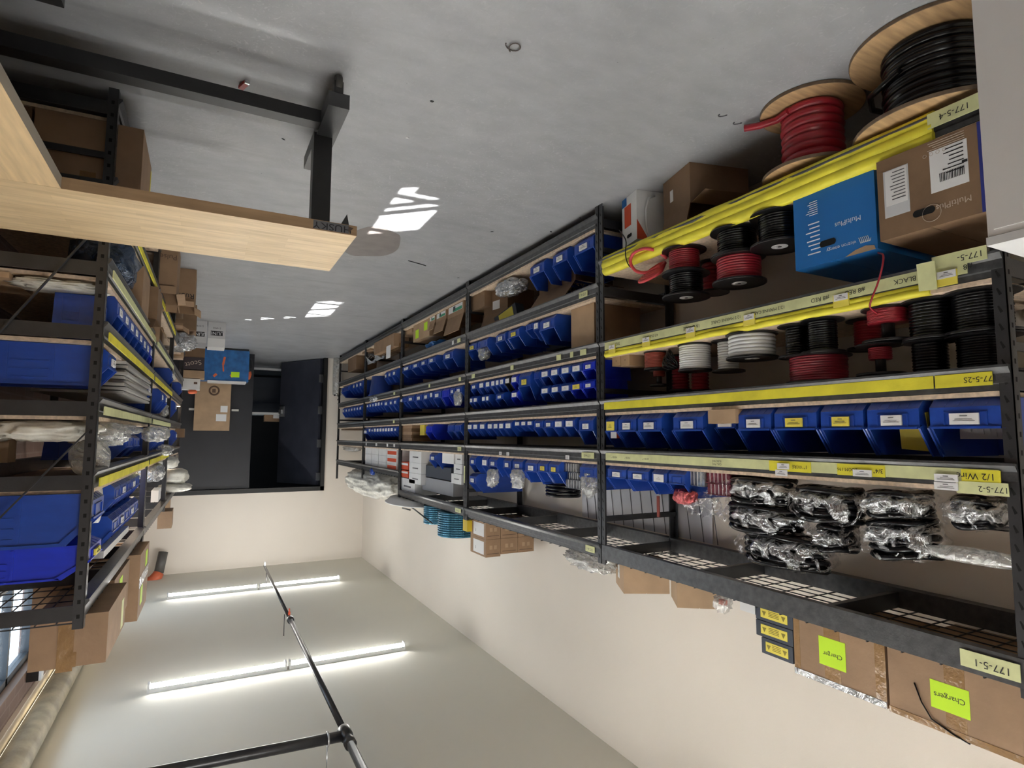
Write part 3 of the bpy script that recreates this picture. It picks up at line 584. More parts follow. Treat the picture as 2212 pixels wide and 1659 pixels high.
# ------------------------------------------------------------------ BOXES
def make_box(label, loc, size, rz=0.0, m=CARD, name='cardboard_box', cat='box', tape_m=PTAPE, group=None, open_=False, topseam='y', flaps=None):
    """loc = centre of base; size (dx, dy, dz)"""
    dx, dy, dz = size; t = thing(name, label, cat, loc, rz, group); e = 0.004; ph = (dx/2, dy/2)
    if not open_:
        k = MB(); k.box(-ph[0], ph[0], -ph[1], ph[1], 0, dz-0.003)
        if topseam == 'y': k.box(-ph[0], -0.0015, -ph[1], ph[1], dz-0.003, dz); k.box(0.0015, ph[0], -ph[1], ph[1], dz-0.003, dz)
        else: k.box(-ph[0], ph[0], -ph[1], -0.0015, dz-0.003, dz); k.box(-ph[0], ph[0], 0.0015, ph[1], dz-0.003, dz)
        k.build('carton', m, t)
        if tape_m and min(size) > 0.08:
            tw = 0.025; q = MB()
            if topseam == 'y':
                q.box(-tw, tw, -ph[1]-0.001, ph[1]+0.001, dz, dz+0.001)
                for s in (-1, 1): q.box(-tw, tw, min(s*ph[1], s*(ph[1]+0.001)), max(s*ph[1], s*(ph[1]+0.001)), dz*0.72, dz+0.001)
            else:
                q.box(-ph[0]-0.001, ph[0]+0.001, -tw, tw, dz, dz+0.001)
                for s in (-1, 1): q.box(min(s*ph[0], s*(ph[0]+0.001)), max(s*ph[0], s*(ph[0]+0.001)), -tw, tw, dz*0.68, dz+0.001)
            q.build('packing_tape', tape_m, t)
    else:
        k = MB(); k.box(-ph[0], ph[0], -ph[1], ph[1], 0, e)
        k.box(-ph[0], -ph[0]+e, -ph[1], ph[1], e, dz); k.box(ph[0]-e, ph[0], -ph[1], ph[1], e, dz)
        k.box(-ph[0]+e, ph[0]-e, -ph[1], -ph[1]+e, e, dz); k.box(-ph[0]+e, ph[0]-e, ph[1]-e, ph[1], e, dz)
        k.build('carton', m, t)
        fl = flaps or {'+x': 50, '-x': 30, '+y': 40, '-y': 55}
        for sd_, ang in fl.items():
            a = R(ang); fx = min(dx, dy)*0.45
            ox, oz = math.sin(a)*fx, math.cos(a)*fx       # ang from vertical outwards
            q = MB()
            if sd_[1] == 'x':
                s = 1 if sd_[0] == '+' else -1; b = s*ph[0]
                q.add([(b, -ph[1]+0.004, dz), (b, ph[1]-0.004, dz), (b+s*ox, ph[1]-0.008, dz+oz), (b+s*ox, -ph[1]+0.008, dz+oz), (b-s*e, -ph[1]+0.004, dz), (b-s*e, ph[1]-0.004, dz), (b+s*ox-s*e, ph[1]-0.008, dz+oz+0.002), (b+s*ox-s*e, -ph[1]+0.008, dz+oz+0.002)],
                      [(0, 1, 2, 3), (7, 6, 5, 4), (3, 2, 6, 7), (0, 3, 7, 4), (1, 5, 6, 2), (0, 4, 5, 1)])
            else:
                s = 1 if sd_[0] == '+' else -1; b = s*ph[1]
                q.add([(-ph[0]+0.004, b, dz), (ph[0]-0.004, b, dz), (ph[0]-0.008, b+s*ox, dz+oz), (-ph[0]+0.008, b+s*ox, dz+oz), (-ph[0]+0.004, b-s*e, dz), (ph[0]-0.004, b-s*e, dz), (ph[0]-0.008, b+s*ox-s*e, dz+oz+0.002), (-ph[0]+0.008, b+s*ox-s*e, dz+oz+0.002)],
                      [(3, 2, 1, 0), (4, 5, 6, 7), (7, 6, 2, 3), (4, 7, 3, 0), (2, 6, 5, 1), (1, 5, 4, 0)])
            q.build('flap', m, t)
    return t
def patch(t, name, m, face, a, b, z0, z1, off, th=0.0012):
    """thin printed patch on a face of a box: a..b horizontal range, off = face coordinate"""
    k = MB()
    if face == '+x': k.box(off, off+th, a, b, z0, z1)
    if face == '-x': k.box(off-th, off, a, b, z0, z1)
    if face == '-y': k.box(a, b, off-th, off, z0, z1)
    return k.build(name, m, t)
def xbox(label, u0, u1, v, D, dp=0.3, m=CARD, xf=WX-0.01, **kw):
    """box on a wall rack: u range, v = its top edge in the photo, D = deck"""
    ya, yb = yat(max(u0, u1), D+0.05, xf), yat(min(u0, u1), D+0.05, xf); h = onX((u0+u1)/2, v, xf)[2]-D
    t = make_box(label, (xf-dp/2, (ya+yb)/2, D+0.001), (dp, yb-ya-0.004, max(h, 0.02)), m=m, **kw)
    return t, dp/2, (yb-ya)/2, h
# MultiPlus boxes on shelf 4 of the nearest rack
t, hx, hy, h = xbox('blue printed inverter box with torn top edge on the lowest shelf', 1890, 1713, 562, 0.415, 0.36, VBLUE, tape_m=None, topseam='x', name='product_box', xf=-1.955)
text('MultiPlus', 0.026, (hx+0.001, -hy*0.36, h*0.55), WINK, t); text('victron energy', 0.0185, (hx+0.001, -hy*0.18, h*0.845), WINK, t)
k = MB()
for j in range(6): k.tube([(hx+0.001, -hy+0.022+j*0.006+a*0.012, h*0.845+0.011*math.sin(a*5)) for a in [0, .2, .4, .6, .8, 1]], 0.0012, 5)
k.build('logo', WINK, t)
k = MB().prism_y([(0, 0), (0.001, 0), (0.001, 0.001), (0, 0.001)], 0, 0.001)
k = MB(); n = 20; pr = [(0.045*math.copysign(1, math.cos(a))*0.0+ (0.028*math.copysign(1, math.cos(a)) if abs(math.cos(a)) > 0.02 else 0)+0.016*math.cos(a), 0.016*math.sin(a)) for a in [2*math.pi*j/n for j in range(n)]]
k.add([(hx+0.0015, hy*0.13+y*0.7, h*0.745+z*0.75) for y, z in pr], [tuple(range(n))]); k.build('hand_hole', HOLE, t)
k = MB()
for j in range(8): k.box(hx, hx+0.0012, hy-0.105, hy-0.105+0.035+0.03*random.random(), h*0.42+j*0.016, h*0.42+j*0.016+0.004)
for j in range(7): k.box(hx, hx+0.0012, hy-0.100, hy-0.07+0.02*random.random(), h*0.13+j*0.008, h*0.13+j*0.008+0.002)
k.build('small_print', WINK, t)
k = MB(); pr = [(-hy+0.008, h+0.0005), (-hy+0.012, h*0.95), (-hy+0.04, h*0.925), (-hy+0.075, h*0.945), (-hy+0.115, h+0.0005)]
k.add([(hx+0.0015, y, z) for y, z in pr], [tuple(range(len(pr)))]); k.build('torn_patch', CARD2, t)
t, hx, hy, h = xbox('brown inverter box with shipping labels and blue end on the lowest shelf', 2128, 1893, 490, 0.415, 0.36, CARD3, tape_m=None, topseam='x', name='product_box', xf=-1.925)
patch(t, 'side_print', NAVY, '+x', -hy-0.001, -hy+0.018, 0, h, hx); 
text('MultiPlus', 0.026, (hx+0.001, -hy*0.42, h*0.80), TINK, t)
k = MB().tube([(hx+0.001, -0.005+0.026*math.cos(a), h*0.84+0.026*math.sin(a)) for a in [2*math.pi*j/24 for j in range(24)]], 0.0008, 4, closed=True); k.build('stamp_ring', TINK, t)
k = MB(); k.add([(hx+0.0015, 0.016+y*0.75, h*0.80+z*0.8) for y, z in [(0.028*(1 if math.cos(a) > 0 else -1)+0.014*math.cos(a), 0.014*math.sin(a)) for a in [2*math.pi*(j+.5)/20 for j in range(20)]]], [tuple(range(20))]); k.build('hand_hole', HOLE, t)
s = patch(t, 'shipping_label', WHITE, '+x', -hy+0.045, -hy+0.145, h*0.13, h*0.62, hx)
k = MB()
for j in range(16): k.box(hx+0.0012, hx+0.002, -hy+0.055+j*0.0042, -hy+0.055+j*0.0042+0.0022*(0.5+random.random()*0.6), h*0.42, h*0.52)
for j in range(7): k.box(hx+0.0012, hx+0.002, -hy+0.055, -hy+0.09+0.03*random.random(), h*0.16+j*0.012, h*0.16+j*0.012+0.003)
k.box(hx+0.0012, hx+0.002, -hy+0.046, -hy+0.060, h*0.36, h*0.39)
k.build('barcode_print', INK, s)
s = patch(t, 'document_pouch', mat('pouch_plastic', (0.62, 0.63, 0.65), 0.15), '+x', hy-0.098, hy-0.022, h*0.16, h*0.74, hx)
patch(s, 'delivery_note', WHITE, '+x', hy-0.094, hy-0.028, h*0.17, h*0.60, hx+0.0012)
k = MB()
for j in range(9): k.box(hx+0.0024, hx+0.003, hy-0.088, hy-0.058+0.02*random.random(), h*0.2+j*0.011, h*0.2+j*0.011+0.003)
k.build('note_print', GREYINK, s)
k = MB()
for j in range(4): k.tube([(hx+0.001, 0.005-j*0.018+0.005*math.cos(a), h*0.16+0.005*math.sin(a)) for a in [2*math.pi*i/10 for i in range(10)]], 0.0008, 4, closed=True)
for j in range(5): k.box(hx, hx+0.001, -hy+0.05, -hy+0.13+0.02*random.random(), h*0.03+j*0.007, h*0.03+j*0.007+0.002)
k.build('small_print', TINK, t)
# on the floor under shelf 4
a = onZ(1480, 398, 0)
t = make_box('brown open-flap cardboard box on the floor under the lowest shelf', (-2.20, 2.10, 0.001), (0.32, 0.26, 0.20), rz=R(14), m=CARD3, open_=True, flaps={'+x': 12, '-y': 100, '+y': 20, '-x': 20})
patch(t, 'white_sticker', WHITE, '+x', 0.03, 0.06, 0.07, 0.13, 0.16)
t = make_box('white and red cable dispenser box on the floor by the rack post', (-2.13, 2.44, 0.001), (0.24, 0.17, 0.27), rz=R(12), m=WHITEP, tape_m=None, name='cable_dispenser_box')
patch(t, 'red_panel', REDP, '+x', -0.02, 0.055, 0.05, 0.17, 0.12); patch(t, 'blue_corner', VBLUE, '+x', 0.03, 0.0845, 0.0, 0.045, 0.12)
k = MB(); k.add([(0.1212, 0.0+y, 0.225+z) for y, z in [(0.018*(1 if math.cos(a) > 0 else -1)+0.010*math.cos(a), 0.010*math.sin(a)) for a in [2*math.pi*(j+.5)/16 for j in range(16)]]], [tuple(range(16))]); k.build('cable_hole', HOLE, t)
k = MB().add([(0.05, -0.0858, 0.27), (0.12, -0.0858, 0.27), (0.12, -0.0858, 0.16)], [(0, 1, 2)]); k.build('red_corner', REDP, t)
k = MB().tube([(0.02, -0.10, 0.03), (0.06, -0.11, 0.05), (0.08, -0.11, 0.12), (0.07, -0.10, 0.2), (0.05, -0.09, 0.26)], 0.006, 8); k.build('cable_end', CWHT, t)
for s, z in (('ROMEX', 0.245), ('600', 0.20)): pass

# ------------------------------------------------------------------ REELS
def make_reel(label, loc, rf, rd, h, wire, fl='plastic', wires=7, group='cable reels', partial=(0, 1), spot=True, rz=0, tilt=0, tail=None, rh=None):
    t = thing('cable_reel', label, 'cable reel', loc, rz, group); t.rotation_euler = (tilt, 0, rz)
    th = 0.006 if fl == 'plastic' else 0.014
    fm = [BLACKP, BLACKP] if fl == 'plastic' else [PLY, PLYE]
    for z in (0, h-th):
        k = MB(); n = 48
        k.lathe([(rf-0.002, z), (rf, z+0.001), (rf, z+th-0.001), (rf-0.002, z+th)], n, mi=0)
        k.m = [1 if len(f) == 4 and abs(Vector(k.v[f[0]]).xy.length-rf) < 0.003 and abs(Vector(k.v[f[2]]).xy.length-rf) < 0.003 and fl != 'plastic' else 0 for f in k.f]
        k.sm = [False]*len(k.f)
        o = k.build('flange', fm, t)
    if fl == 'plastic':
        k = MB().lathe([(rf-0.004, h-0.001), (rf, h-0.001), (rf, h+0.003), (rf-0.004, h+0.003)], 40); k.f = [f for f in k.f if len(f) == 4]; k.m = k.m[:len(k.f)]; k.sm = k.sm[:len(k.f)]; k.build('flange_rim', BLACKP, t)
    MB().lathe([(rh or rd*0.45, th), (rh or rd*0.45, h-th)], 24).build('hub', BLACKP if fl == 'plastic' else PLY, t)
    # winding: stacked coils
    z0, z1 = th+(h-2*th)*partial[0], th+(h-2*th)*partial[1]; wr = (z1-z0)/wires/2; prof = [(rd*0.4, z0)]
    for i in range(wires):
        zc = z0+wr*(2*i+1); jit = 0.012*rd*math.sin(i*2.3+rf*50)
        for a in (-80, -45, 0, 45, 80): prof.append((rd-wr+jit+wr*math.cos(R(a)), zc+wr*math.sin(R(a))*0.98))
    prof.append((rd*0.4, z1))
    MB().lathe(prof, 40).build('cable_winding', wire, t)
    if spot: MB().lathe([(rf*0.28, h+0.0002), (rf*0.28, h+0.0012)], 24, smooth=False).build('centre_label', WHITE, t); MB().lathe([(rf*0.07, h+0.0012), (rf*0.07, h+0.0016)], 12, smooth=False).build('centre_hole', HOLE, t)
    if tail: MB().tube(tail, wr*0.9, 8).build('cable_tail', wire, t)
    return t
def reel_at(label, u, D, rf, rd, h, wire, x=None, **kw):
    x = WX-0.02-rf if x is None else x
    return make_reel(label, (x, yat(u, D+h/2, x), D+0.001), rf, rd, h, wire, **kw)
cb = make_reel('large plywood reel of thick black cable standing on the floor', (-2.125, 1.0, 0.001), 0.25, 0.155, 0.30, CBLK, 'wood', 12, spot=False, tail=[(0.16, 0.03, 0.12), (0.10, 0.16, 0.125), (0.02, 0.2, 0.13), (-0.06, 0.19, 0.13)])
make_reel('plywood reel of thick red cable standing on the floor', (-2.10, 1.435, 0.001), 0.19, 0.115, 0.29, CRED, 'wood', 8, spot=False, tail=[(0.11, 0.02, 0.035), (0.09, 0.09, 0.032), (0.12, 0.15, 0.035), (0.15, 0.20, 0.03)])
D4 = 0.415
reel_at('small black reel of red cable with a black reel stacked on top', 1478, D4, 0.105, 0.072, 0.115, CRED, x=-2.03, wires=11, spot=False)
reel_at('black reel of black wire with white centre label, stacked on red', 1482, D4+0.119, 0.112, 0.080, 0.115, CBLK, x=-2.03, wires=10)
reel_at('black reel of black wire under the red-wound reel', 1592, D4, 0.112, 0.082, 0.115, CBLK, x=-2.04, wires=10, spot=False)
reel_at('black reel of pale-striped red cable stacked on a black one', 1596, D4+0.119, 0.112, 0.092, 0.115, CRED, x=-2.04, wires=9)
reel_at('black reel of black wire half hidden behind the blue box', 1683, D4, 0.112, 0.078, 0.13, CBLK, x=-2.04, wires=11)
reel_at('dark reel of red wire standing behind the others on the lowest shelf', 1540, D4, 0.08, 0.055, 0.16, CRED, x=-2.30, spot=False)
# loose red hose coil beside them
t = thing('hose_coil', 'loose coil of pinkish red hose hanging over the lowest shelf edge', 'hose', (0, 0, 0)); k = MB(); c0 = Vector(onX(1412, 560, -2.0))
for j in range(4):
    pts = []
    for i in range(26):
        a = 2*math.pi*i/26; r_ = 0.075+0.012*j
        pts.append((c0.x+0.0+0.045*math.cos(a)+0.008*j, c0.y-0.015-r_*math.sin(a)*0.62+0.004*j, D4+0.052+0.012*j+0.035*math.cos(a)))
    k.tube(pts, 0.0085, 8, closed=True)
k.tube(smooth([onX(1440, 558, -2.0), onX(1420, 543, -1.95), onX(1392, 537, -1.92), onX(1368, 548, -1.915), onX(1362, 568, -1.92), onX(1375, 586, -1.935), onX(1400, 588, -1.96), onX(1425, 575, -1.98)]), 0.0085, 8)
k.build('hose', mat('pink_red_hose', (0.62, 0.06, 0.07), 0.4), t); t['group'] = None; del t['group']
# thin black wire hanging over the yellow strip
tag(MB().tube(smooth([onX(1338, 497, -1.93), onX(1352, 520, -1.925), onX(1351, 550, -1.925), onX(1360, 575, -1.93), onX(1385, 587, -1.95)]), 0.003, 6).build('loose_wire', CBLK), 'thin black wire hanging over the yellow strip by the post', 'wire')
tag(MB().tube(smooth([onX(1897, 546, -1.97), onX(1908, 552, -1.93), onX(1905, 580, -1.92), onX(1895, 615, -1.92), onX(1885, 640, -1.918), onX(1879, 662, -1.925), onX(1888, 672, -1.95), onX(1900, 680, -2.0)]), 0.003, 6).build('loose_wire', CRED), 'thin red wire looping down across the taped shelf edge', 'wire')
D3 = 0.88
for lab, u, z, rf, rd, h, w_, x, kw in (
    ('black reel of black wire nearest the rack post, bottom of its stack', 2122, 0, 0.098, 0.075, 0.125, CBLK, -2.08, dict(wires=11, spot=False)),
    ('black reel of black wire nearest the rack post, top of its stack', 2128, 0.127, 0.098, 0.070, 0.115, CBLK, -2.10, dict(wires=11, spot=False)),
    ('black reel of black wire beside the red reels, bottom of its stack', 2013, 0, 0.082, 0.062, 0.125, CBLK, -2.07, dict(wires=9, spot=False)),
    ('black reel of black wire beside the red reels, top of its stack', 2010, 0.127, 0.075, 0.050, 0.12, CBLK, -2.08, dict(wires=9, spot=False)),
    ('half-used reel of bright red wire on the taped shelf', 1918, 0, 0.078, 0.060, 0.115, CRED, -2.06, dict(wires=10, partial=(0, 0.45), spot=False, rh=0.02)),
    ('nearly empty reel of red wire stacked on another red reel', 1902, 0.118, 0.075, 0.036, 0.105, CRED, -2.07, dict(wires=6, partial=(0.05, 0.5), spot=False)),
    ('dark red wire reel behind the bright red one', 1874, 0, 0.07, 0.045, 0.11, CRED, -2.17, dict(wires=8, spot=False)),
    ('black reel of black wire beneath the big dark red reel, near one', 1777, 0, 0.075, 0.050, 0.125, CBLK, -2.05, dict(wires=11, spot=False)),
    ('black reel of black wire beneath the big dark red reel, far one', 1722, 0, 0.070, 0.042, 0.125, CBLK, -2.07, dict(wires=9, spot=False)),
    ('large reel of dark red cable lying on two black reels', 1768, 0.127, 0.115, 0.100, 0.105, mat('dark_red_cable', (0.22, 0.008, 0.02), 0.35, spec=0.6), -2.08, dict(wires=8, spot=False)),
    ('large black reel of white cable with white centre label', 1624, 0, 0.105, 0.095, 0.105, CWHT, -2.07, dict(wires=5)),
    ('narrow reel of white cable between two wider white reels', 1573, 0, 0.072, 0.046, 0.14, CWHT, -2.12, dict(wires=9, spot=False)),
    ('reel of glossy white cable beside the bundle of black wire', 1501, 0, 0.078, 0.072, 0.125, CWHT, -2.07, dict(wires=9, spot=False)),
    ('reel of brown-red wire beside the two small boxes', 1417, 0, 0.062, 0.058, 0.09, CBROWN, -2.08, dict(wires=9, spot=False)),
    ('small reel of brown-red wire on top of the brown-red reel', 1424, 0.092, 0.05, 0.03, 0.08, CBROWN, -2.1, dict(wires=6, partial=(0, .4), spot=False)),
    ('dark red reel standing behind the glossy white cable', 1470, 0.0, 0.06, 0.045, 0.19, CRED, -2.25, dict(wires=9, spot=False)),
    ('second dark red reel standing behind the white cable reels', 1512, 0.0, 0.06, 0.045, 0.20, CRED, -2.27, dict(wires=9, spot=False))):
    kw['wires'] = int(kw.get('wires', 7)*1.25)
    reel_at(lab, u, D3+z, rf, rd, h, w_, x=x+(0.025 if x > -2.13 else 0), **kw)
t = thing('wire_bundle', 'tangled bundle of black wire hanging off the taped shelf', 'wire', (0, 0, 0)); k = MB(); c0 = Vector((-2.03, yat(1447, 0.93, -2.03), 0.0)); rnd = random.Random(4)
for j in range(9):
    ax_ = rnd.uniform(0.02, 0.045); az_ = rnd.uniform(0.03, 0.05); ph_ = rnd.uniform(0, 3); cz = D3+0.056+0.02*rnd.uniform(-1, 1)*0
    k.tube([(c0.x+0.02*math.sin(a*2+ph_)+rnd.uniform(-.006, .006), c0.y+ax_*math.cos(a+ph_), cz+az_*math.sin(a)) for a in [2*math.pi*i/22 for i in range(22)]], 0.0035, 6, closed=True)
k.build('wire_loops', CBLK, t)
for i, (u0, u1) in enumerate(((1322, 1341), (1341, 1360))):
    t, hx, hy, h = xbox('small brown carton on the taped shelf, %s the rack post' % ('next to' if i == 0 else 'one away from'), u0, u1, 790, D3, 0.14, CARD2, tape_m=None, topseam='x', xf=-1.99)
    text('a', 0.02, (hx+0.001, 0, h*0.5), BINK, t, '+x', 'mark')
# box lying on the wide bins and bits in the bins
t, hx, hy, h = xbox('plain tan carton on the edge in front of the bins', 1590, 1529, 914, 1.20, 0.14, CARD2, tape_m=None, xf=-1.935, topseam='x')
t = make_box('small orange and white carton standing in the bin by the post', (-2.0, yat(1321, 1.3, -1.96), 1.205), (0.05, 0.05, 0.12), m=REDP, tape_m=None); patch(t, 'white_band', WHITE, '+x', -0.0255, 0.0255, 0.07, 0.12, 0.0255)
y_ = yat(1935, 1.3)
tag(MB().slab((-1.99, y_-0.03, 1.235), (-2.02, y_-0.02, 1.355), 0.012, 0.085, up=(1, 0, 0)).build('yellow_pack', mat('mustard_pack', (0.50, 0.40, 0.03), 0.4)), 'mustard yellow packet standing in the second wide bin', 'packet')
k = MB(); yb_ = yat(2095, 1.3)
for i in range(7):
    for j in range(3): k.box(-2.02-j*0.004, -2.018-j*0.004, yb_+i*0.016-0.05, yb_+i*0.016-0.036, 1.29+((i+j) % 2)*0.014-i*0.004, 1.304+((i+j) % 2)*0.014-i*0.004)
k.box(-2.04, -2.031, yb_-0.055, yb_+0.065, 1.22, 1.32)
tag(k.build('checkered_packet', [mat('packet_silver', (0.45, 0.45, 0.45), 0.3)]), 'checker-patterned packet standing in the widest bin', 'packet')

# ------------------------------------------------------------------ bagged hoses on shelf 2
def bagged(label, u0, u1, v0, v1, x, seed, tilt=0.0, coil=CBLK, fm=FILM, dz=None, cat='bagged hose', name='bagged_hose', loops=5):
    y0, y1 = yat(max(u0, u1), 1.55, x), yat(min(u0, u1), 1.55, x); za, zb = onX((u0+u1)/2, v0, x)[2], onX((u0+u1)/2, v1, x)[2]
    wd, h = y1-y0, zb-za; t = thing(name, label, cat, (x, (y0+y1)/2, za), 0, 'bagged black hoses'); t.rotation_euler = (tilt, 0, 0)
    if coil:
        k = MB(); r_ = h*0.42/2
        n = 24; rr = 0.011
        for i in range(loops):
            for j in range(3):
                sc = 1-0.13*j
                k.tube([(0.075*sc*math.sin(a), (wd/2-0.02)*sc*math.cos(a), 0.014+(h-0.026)*i/(loops-1)+0.004*math.sin(3*a+i)) for a in [2*math.pi*q/n for q in range(n)]], rr, 6, closed=True)
        k.build('hose_coil', coil, t)
    blob((0, 0, -0.002), (0.22, wd*1.06, h*1.08), seed, 0.14, 4).build('plastic_bag', fm, t)
    return t
for i, (lab, u0, u1, v0, v1, x, tl) in enumerate((
    ('bagged black hose on the shelf board, nearest the rack post', 2190, 2055, 1070, 1142, -2.03, 0.0),
    ('bagged black hose on the shelf board, second from the rack post', 2022, 1868, 1058, 1118, -2.02, 0.06),
    ('bagged black hose on the shelf board, third from the rack post', 1870, 1722, 1050, 1126, -2.02, 0.0),
    ('bagged black hose on the shelf board, by the plastic part organizers', 1725, 1580, 1030, 1088, -2.05, 0.0),
    ('bagged black hose in the middle layer, above the far end one', 1735, 1575, 1088, 1150, -2.06, 0.0),
    ('small round bagged hose in the middle layer of the pile', 1850, 1768, 1128, 1190, -2.06, 0.0),
    ('wide bagged hose with white streaks leaning in the middle layer', 2030, 1866, 1118, 1205, -2.05, 0.12),
    ('bagged black hose on top of the pile, at its far end', 1790, 1606, 1150, 1222, -2.07, 0.0))):
    bagged(lab, u0, u1, v0, v1, x, i+1, tl)
t = thing('plastic_bag', 'long clear plastic sleeve hanging over the hose pile by the post', 'plastic bag', (-1.99, yat(2110, 1.65, -1.99), 1.635)); blob((0, 0, 0), (0.06, 0.26, 0.045), 21, 0.12, 4).build('clear_sleeve', FILM2, t)
t = thing('plastic_bag', 'clear plastic bag trailing below the red packets', 'plastic bag', (-2.05, yat(1520, 1.6, -2.05), 1.56)); blob((0, 0, 0), (0.10, 0.20, 0.11), 23, 0.5, 4).build('clear_film', FILM, t)
def organizer(label, u0, u1, v0, v1, x, m):
    y0, y1 = yat(max(u0, u1), 1.5, x), yat(min(u0, u1), 1.5, x); za, zb = onX((u0+u1)/2, v0, x)[2], onX((u0+u1)/2, v1, x)[2]
    t = thing('parts_organizer', label, 'organizer case', (x, (y0+y1)/2, za), 0, 'clear part organizers'); w_ = (y1-y0)/2; h = zb-za
    MB().box(-0.2, 0, -w_, w_, 0, h).build('case', m, t); k = MB()
    for q in range(1, 6): y = -w_+2*w_*q/6; k.box(-0.19, 0.002, y-0.001, y+0.001, 0.002, h-0.002)
    k.build('divider', WHITEP, t); MB().box(-0.2, 0.004, -w_-0.002, w_+0.002, h-0.004, h).build('lid', m, t)
ORG = film('organizer_plastic', clear=0.35, body=(0.25, 0.26, 0.28), bump=0.1, rough=0.1); ORGR = film('organizer_red', clear=0.2, tint=(0.9, 0.4, 0.4), body=(0.22, 0.04, 0.05), bump=0.1, rough=0.15)
organizer('clear part organizer of small dark parts beside the bins', 1522, 1478, 1018, 1050, -1.99, ORG)
organizer('part organizer of dark red parts beside the clear one', 1578, 1526, 1020, 1045, -2.0, ORGR)
organizer('part organizer of dark red parts, stacked topmost', 1578, 1528, 1046, 1070, -2.0, ORGR)
organizer('clear part organizer on the fifth shelf of the second rack', 1250, 1218, 1001, 1020, -1.99, ORG)
organizer('clear part organizer in the middle of the small stack', 1252, 1226, 1021, 1036, -2.0, ORG)
organizer('clear part organizer topmost on the small stack, second rack', 1258, 1222, 1037, 1056, -1.99, ORG)
t = thing('packet', 'crumpled red and white plastic packet below the organizers', 'packet', (-1.99, yat(1480, 1.55, -1.99), 1.555), 0); blob((0, 0, 0), (0.06, 0.12, 0.07), 31, 0.35, 3).build('red_film', film('red_white_film', clear=0.15, body=(0.6, 0.12, 0.13), tint=(1, .8, .8)), t)
tag(MB().box(-1.96, -1.955, yat(1418, 1.65)-0.008, yat(1418, 1.65)+0.008, 1.60, 1.70).build('red_strip', mat('dark_red_strip', (0.2, 0.03, 0.02), 0.5)), 'dark red strip sticking up behind the blue bins', 'strip')

# ------------------------------------------------------------------ top shelf, nearest rack
DT = 1.985
t, hx, hy, h = xbox('large brown taped box with green Chargers note, nearest on the top shelf', 2212+120, 1916, 1616, DT, 0.42, CARD, xf=-2.02, topseam='x', tape_m=None)
yy = yat(2052, 2.15, -2.02)-t.location.y
patch(t, 'green_note', NEON, '+x', yy-0.055, yy+0.05, h*0.32, h*0.70, hx); text('Chargers', 0.023, (hx+0.0015, yy-0.002, h*0.50), INK, t, '+x', 'handwriting', 0.05)
patch(t, 'packing_tape', PTAPE, '+x', yy-0.045, yy+0.01, 0.0, h*0.9, hx, 0.0006); patch(t, 'packing_tape', PTAPE, '+x', -hy, hy, h*0.91, h, hx)
MB().tube([(hx+0.003, yy+0.095, h*0.45), (hx+0.006, yy+0.075, h*0.68), (hx+0.004, yy+0.05, h*0.87), (hx+0.003, yy-0.01, h*0.97), (hx, yy-0.05, h+0.003)], 0.0022, 6).build('loose_cable', CBLK, t)
t, hx, hy, h = xbox('brown taped box with green Charger note, second on the top shelf', 1912, 1714, 1490, DT, 0.34, CARD, xf=-2.02, topseam='x', tape_m=None)
yy = yat(1798, 2.1, -2.02)-t.location.y
patch(t, 'green_note', NEON, '+x', yy-0.05, yy+0.05, h*0.22, h*0.68, hx); text('Charger', 0.022, (hx+0.0015, yy-0.002, h*0.48), INK, t, '+x', 'handwriting', 0.05)
for a_, b_ in ((yy-0.03, yy+0.03), (-hy, -hy+0.035), (hy-0.025, hy)): patch(t, 'packing_tape', PTAPE, '+x', a_, b_, 0, h*0.9, hx, 0.0006)
MB().box(hx+0.0012, hx+0.0022, -hy, hy, h*0.90, h).build('clear_tape', film('shiny_tape', clear=0.3, rough=0.05, bump=1.5), t)
for i, (v0, v1, u0, u1) in enumerate(((1323, 1362, 1632, 1712), (1362, 1400, 1633, 1712), (1400, 1444, 1645, 1712))):
    xf = -2.02; z0 = DT+0.001+i*0.063; ya, yb = yat(u1, z0, xf), yat(u0, z0, xf)
    t = make_box('dark grey carton with yellow hazard label, %s of the stack of three' % ['bottom', 'middle', 'top'][i], (xf-0.12, (ya+yb)/2, z0), (0.24, yb-ya, 0.060), m=DKBOX, tape_m=None, name='battery_box', group='dark grey cartons with yellow labels', topseam='x')
    w_ = (yb-ya)/2
    s = patch(t, 'hazard_label', YEL, '+x', -w_*0.72, w_*0.72, 0.012, 0.048, 0.12)
    k = MB()
    for sy in (-1, 1): k.add([(0.1218, sy*w_*0.52-0.010, 0.022), (0.1218, sy*w_*0.52+0.010, 0.022), (0.1218, sy*w_*0.52, 0.041)], [(0, 1, 2)])
    for j in range(4): k.box(0.1212, 0.1218, -w_*0.28, w_*0.28, 0.018+j*0.006, 0.020+j*0.006)
    k.build('warning_print', mat('label_print_olive', (0.25, 0.2, 0.02), 0.6), s)
t, hx, hy, h = xbox('small white carton on the top shelf beside the dark grey stack', 1632, 1598, 1322, DT, 0.12, WHITEP, xf=-2.05, tape_m=None)
t = thing('plastic_bag', 'small clear bag with a red part on the top shelf edge', 'plastic bag', (-2.0, yat(1562, 2.03, -2.0), DT+0.002)); blob((0, 0, 0), (0.07, 0.06, 0.07), 41, 0.4, 3).build('clear_film', FILM2, t); MB().box(-0.01, 0.01, -0.015, 0.015, 0.02, 0.04).build('red_part', REDP, t)
t = make_box('tan carton turned on the top shelf, nearer of the two tan ones', (-2.13, yat(1475, 2.05, -2.05), DT+0.001), (0.20, 0.20, 0.12), rz=R(35), m=CARD2, tape_m=None)
t = make_box('tan carton with white sticker on the top shelf beside the post', (-2.16, yat(1375, 2.05, -2.1)+0.03, DT+0.001), (0.24, 0.24, 0.15), rz=R(28), m=CARD2, tape_m=None)
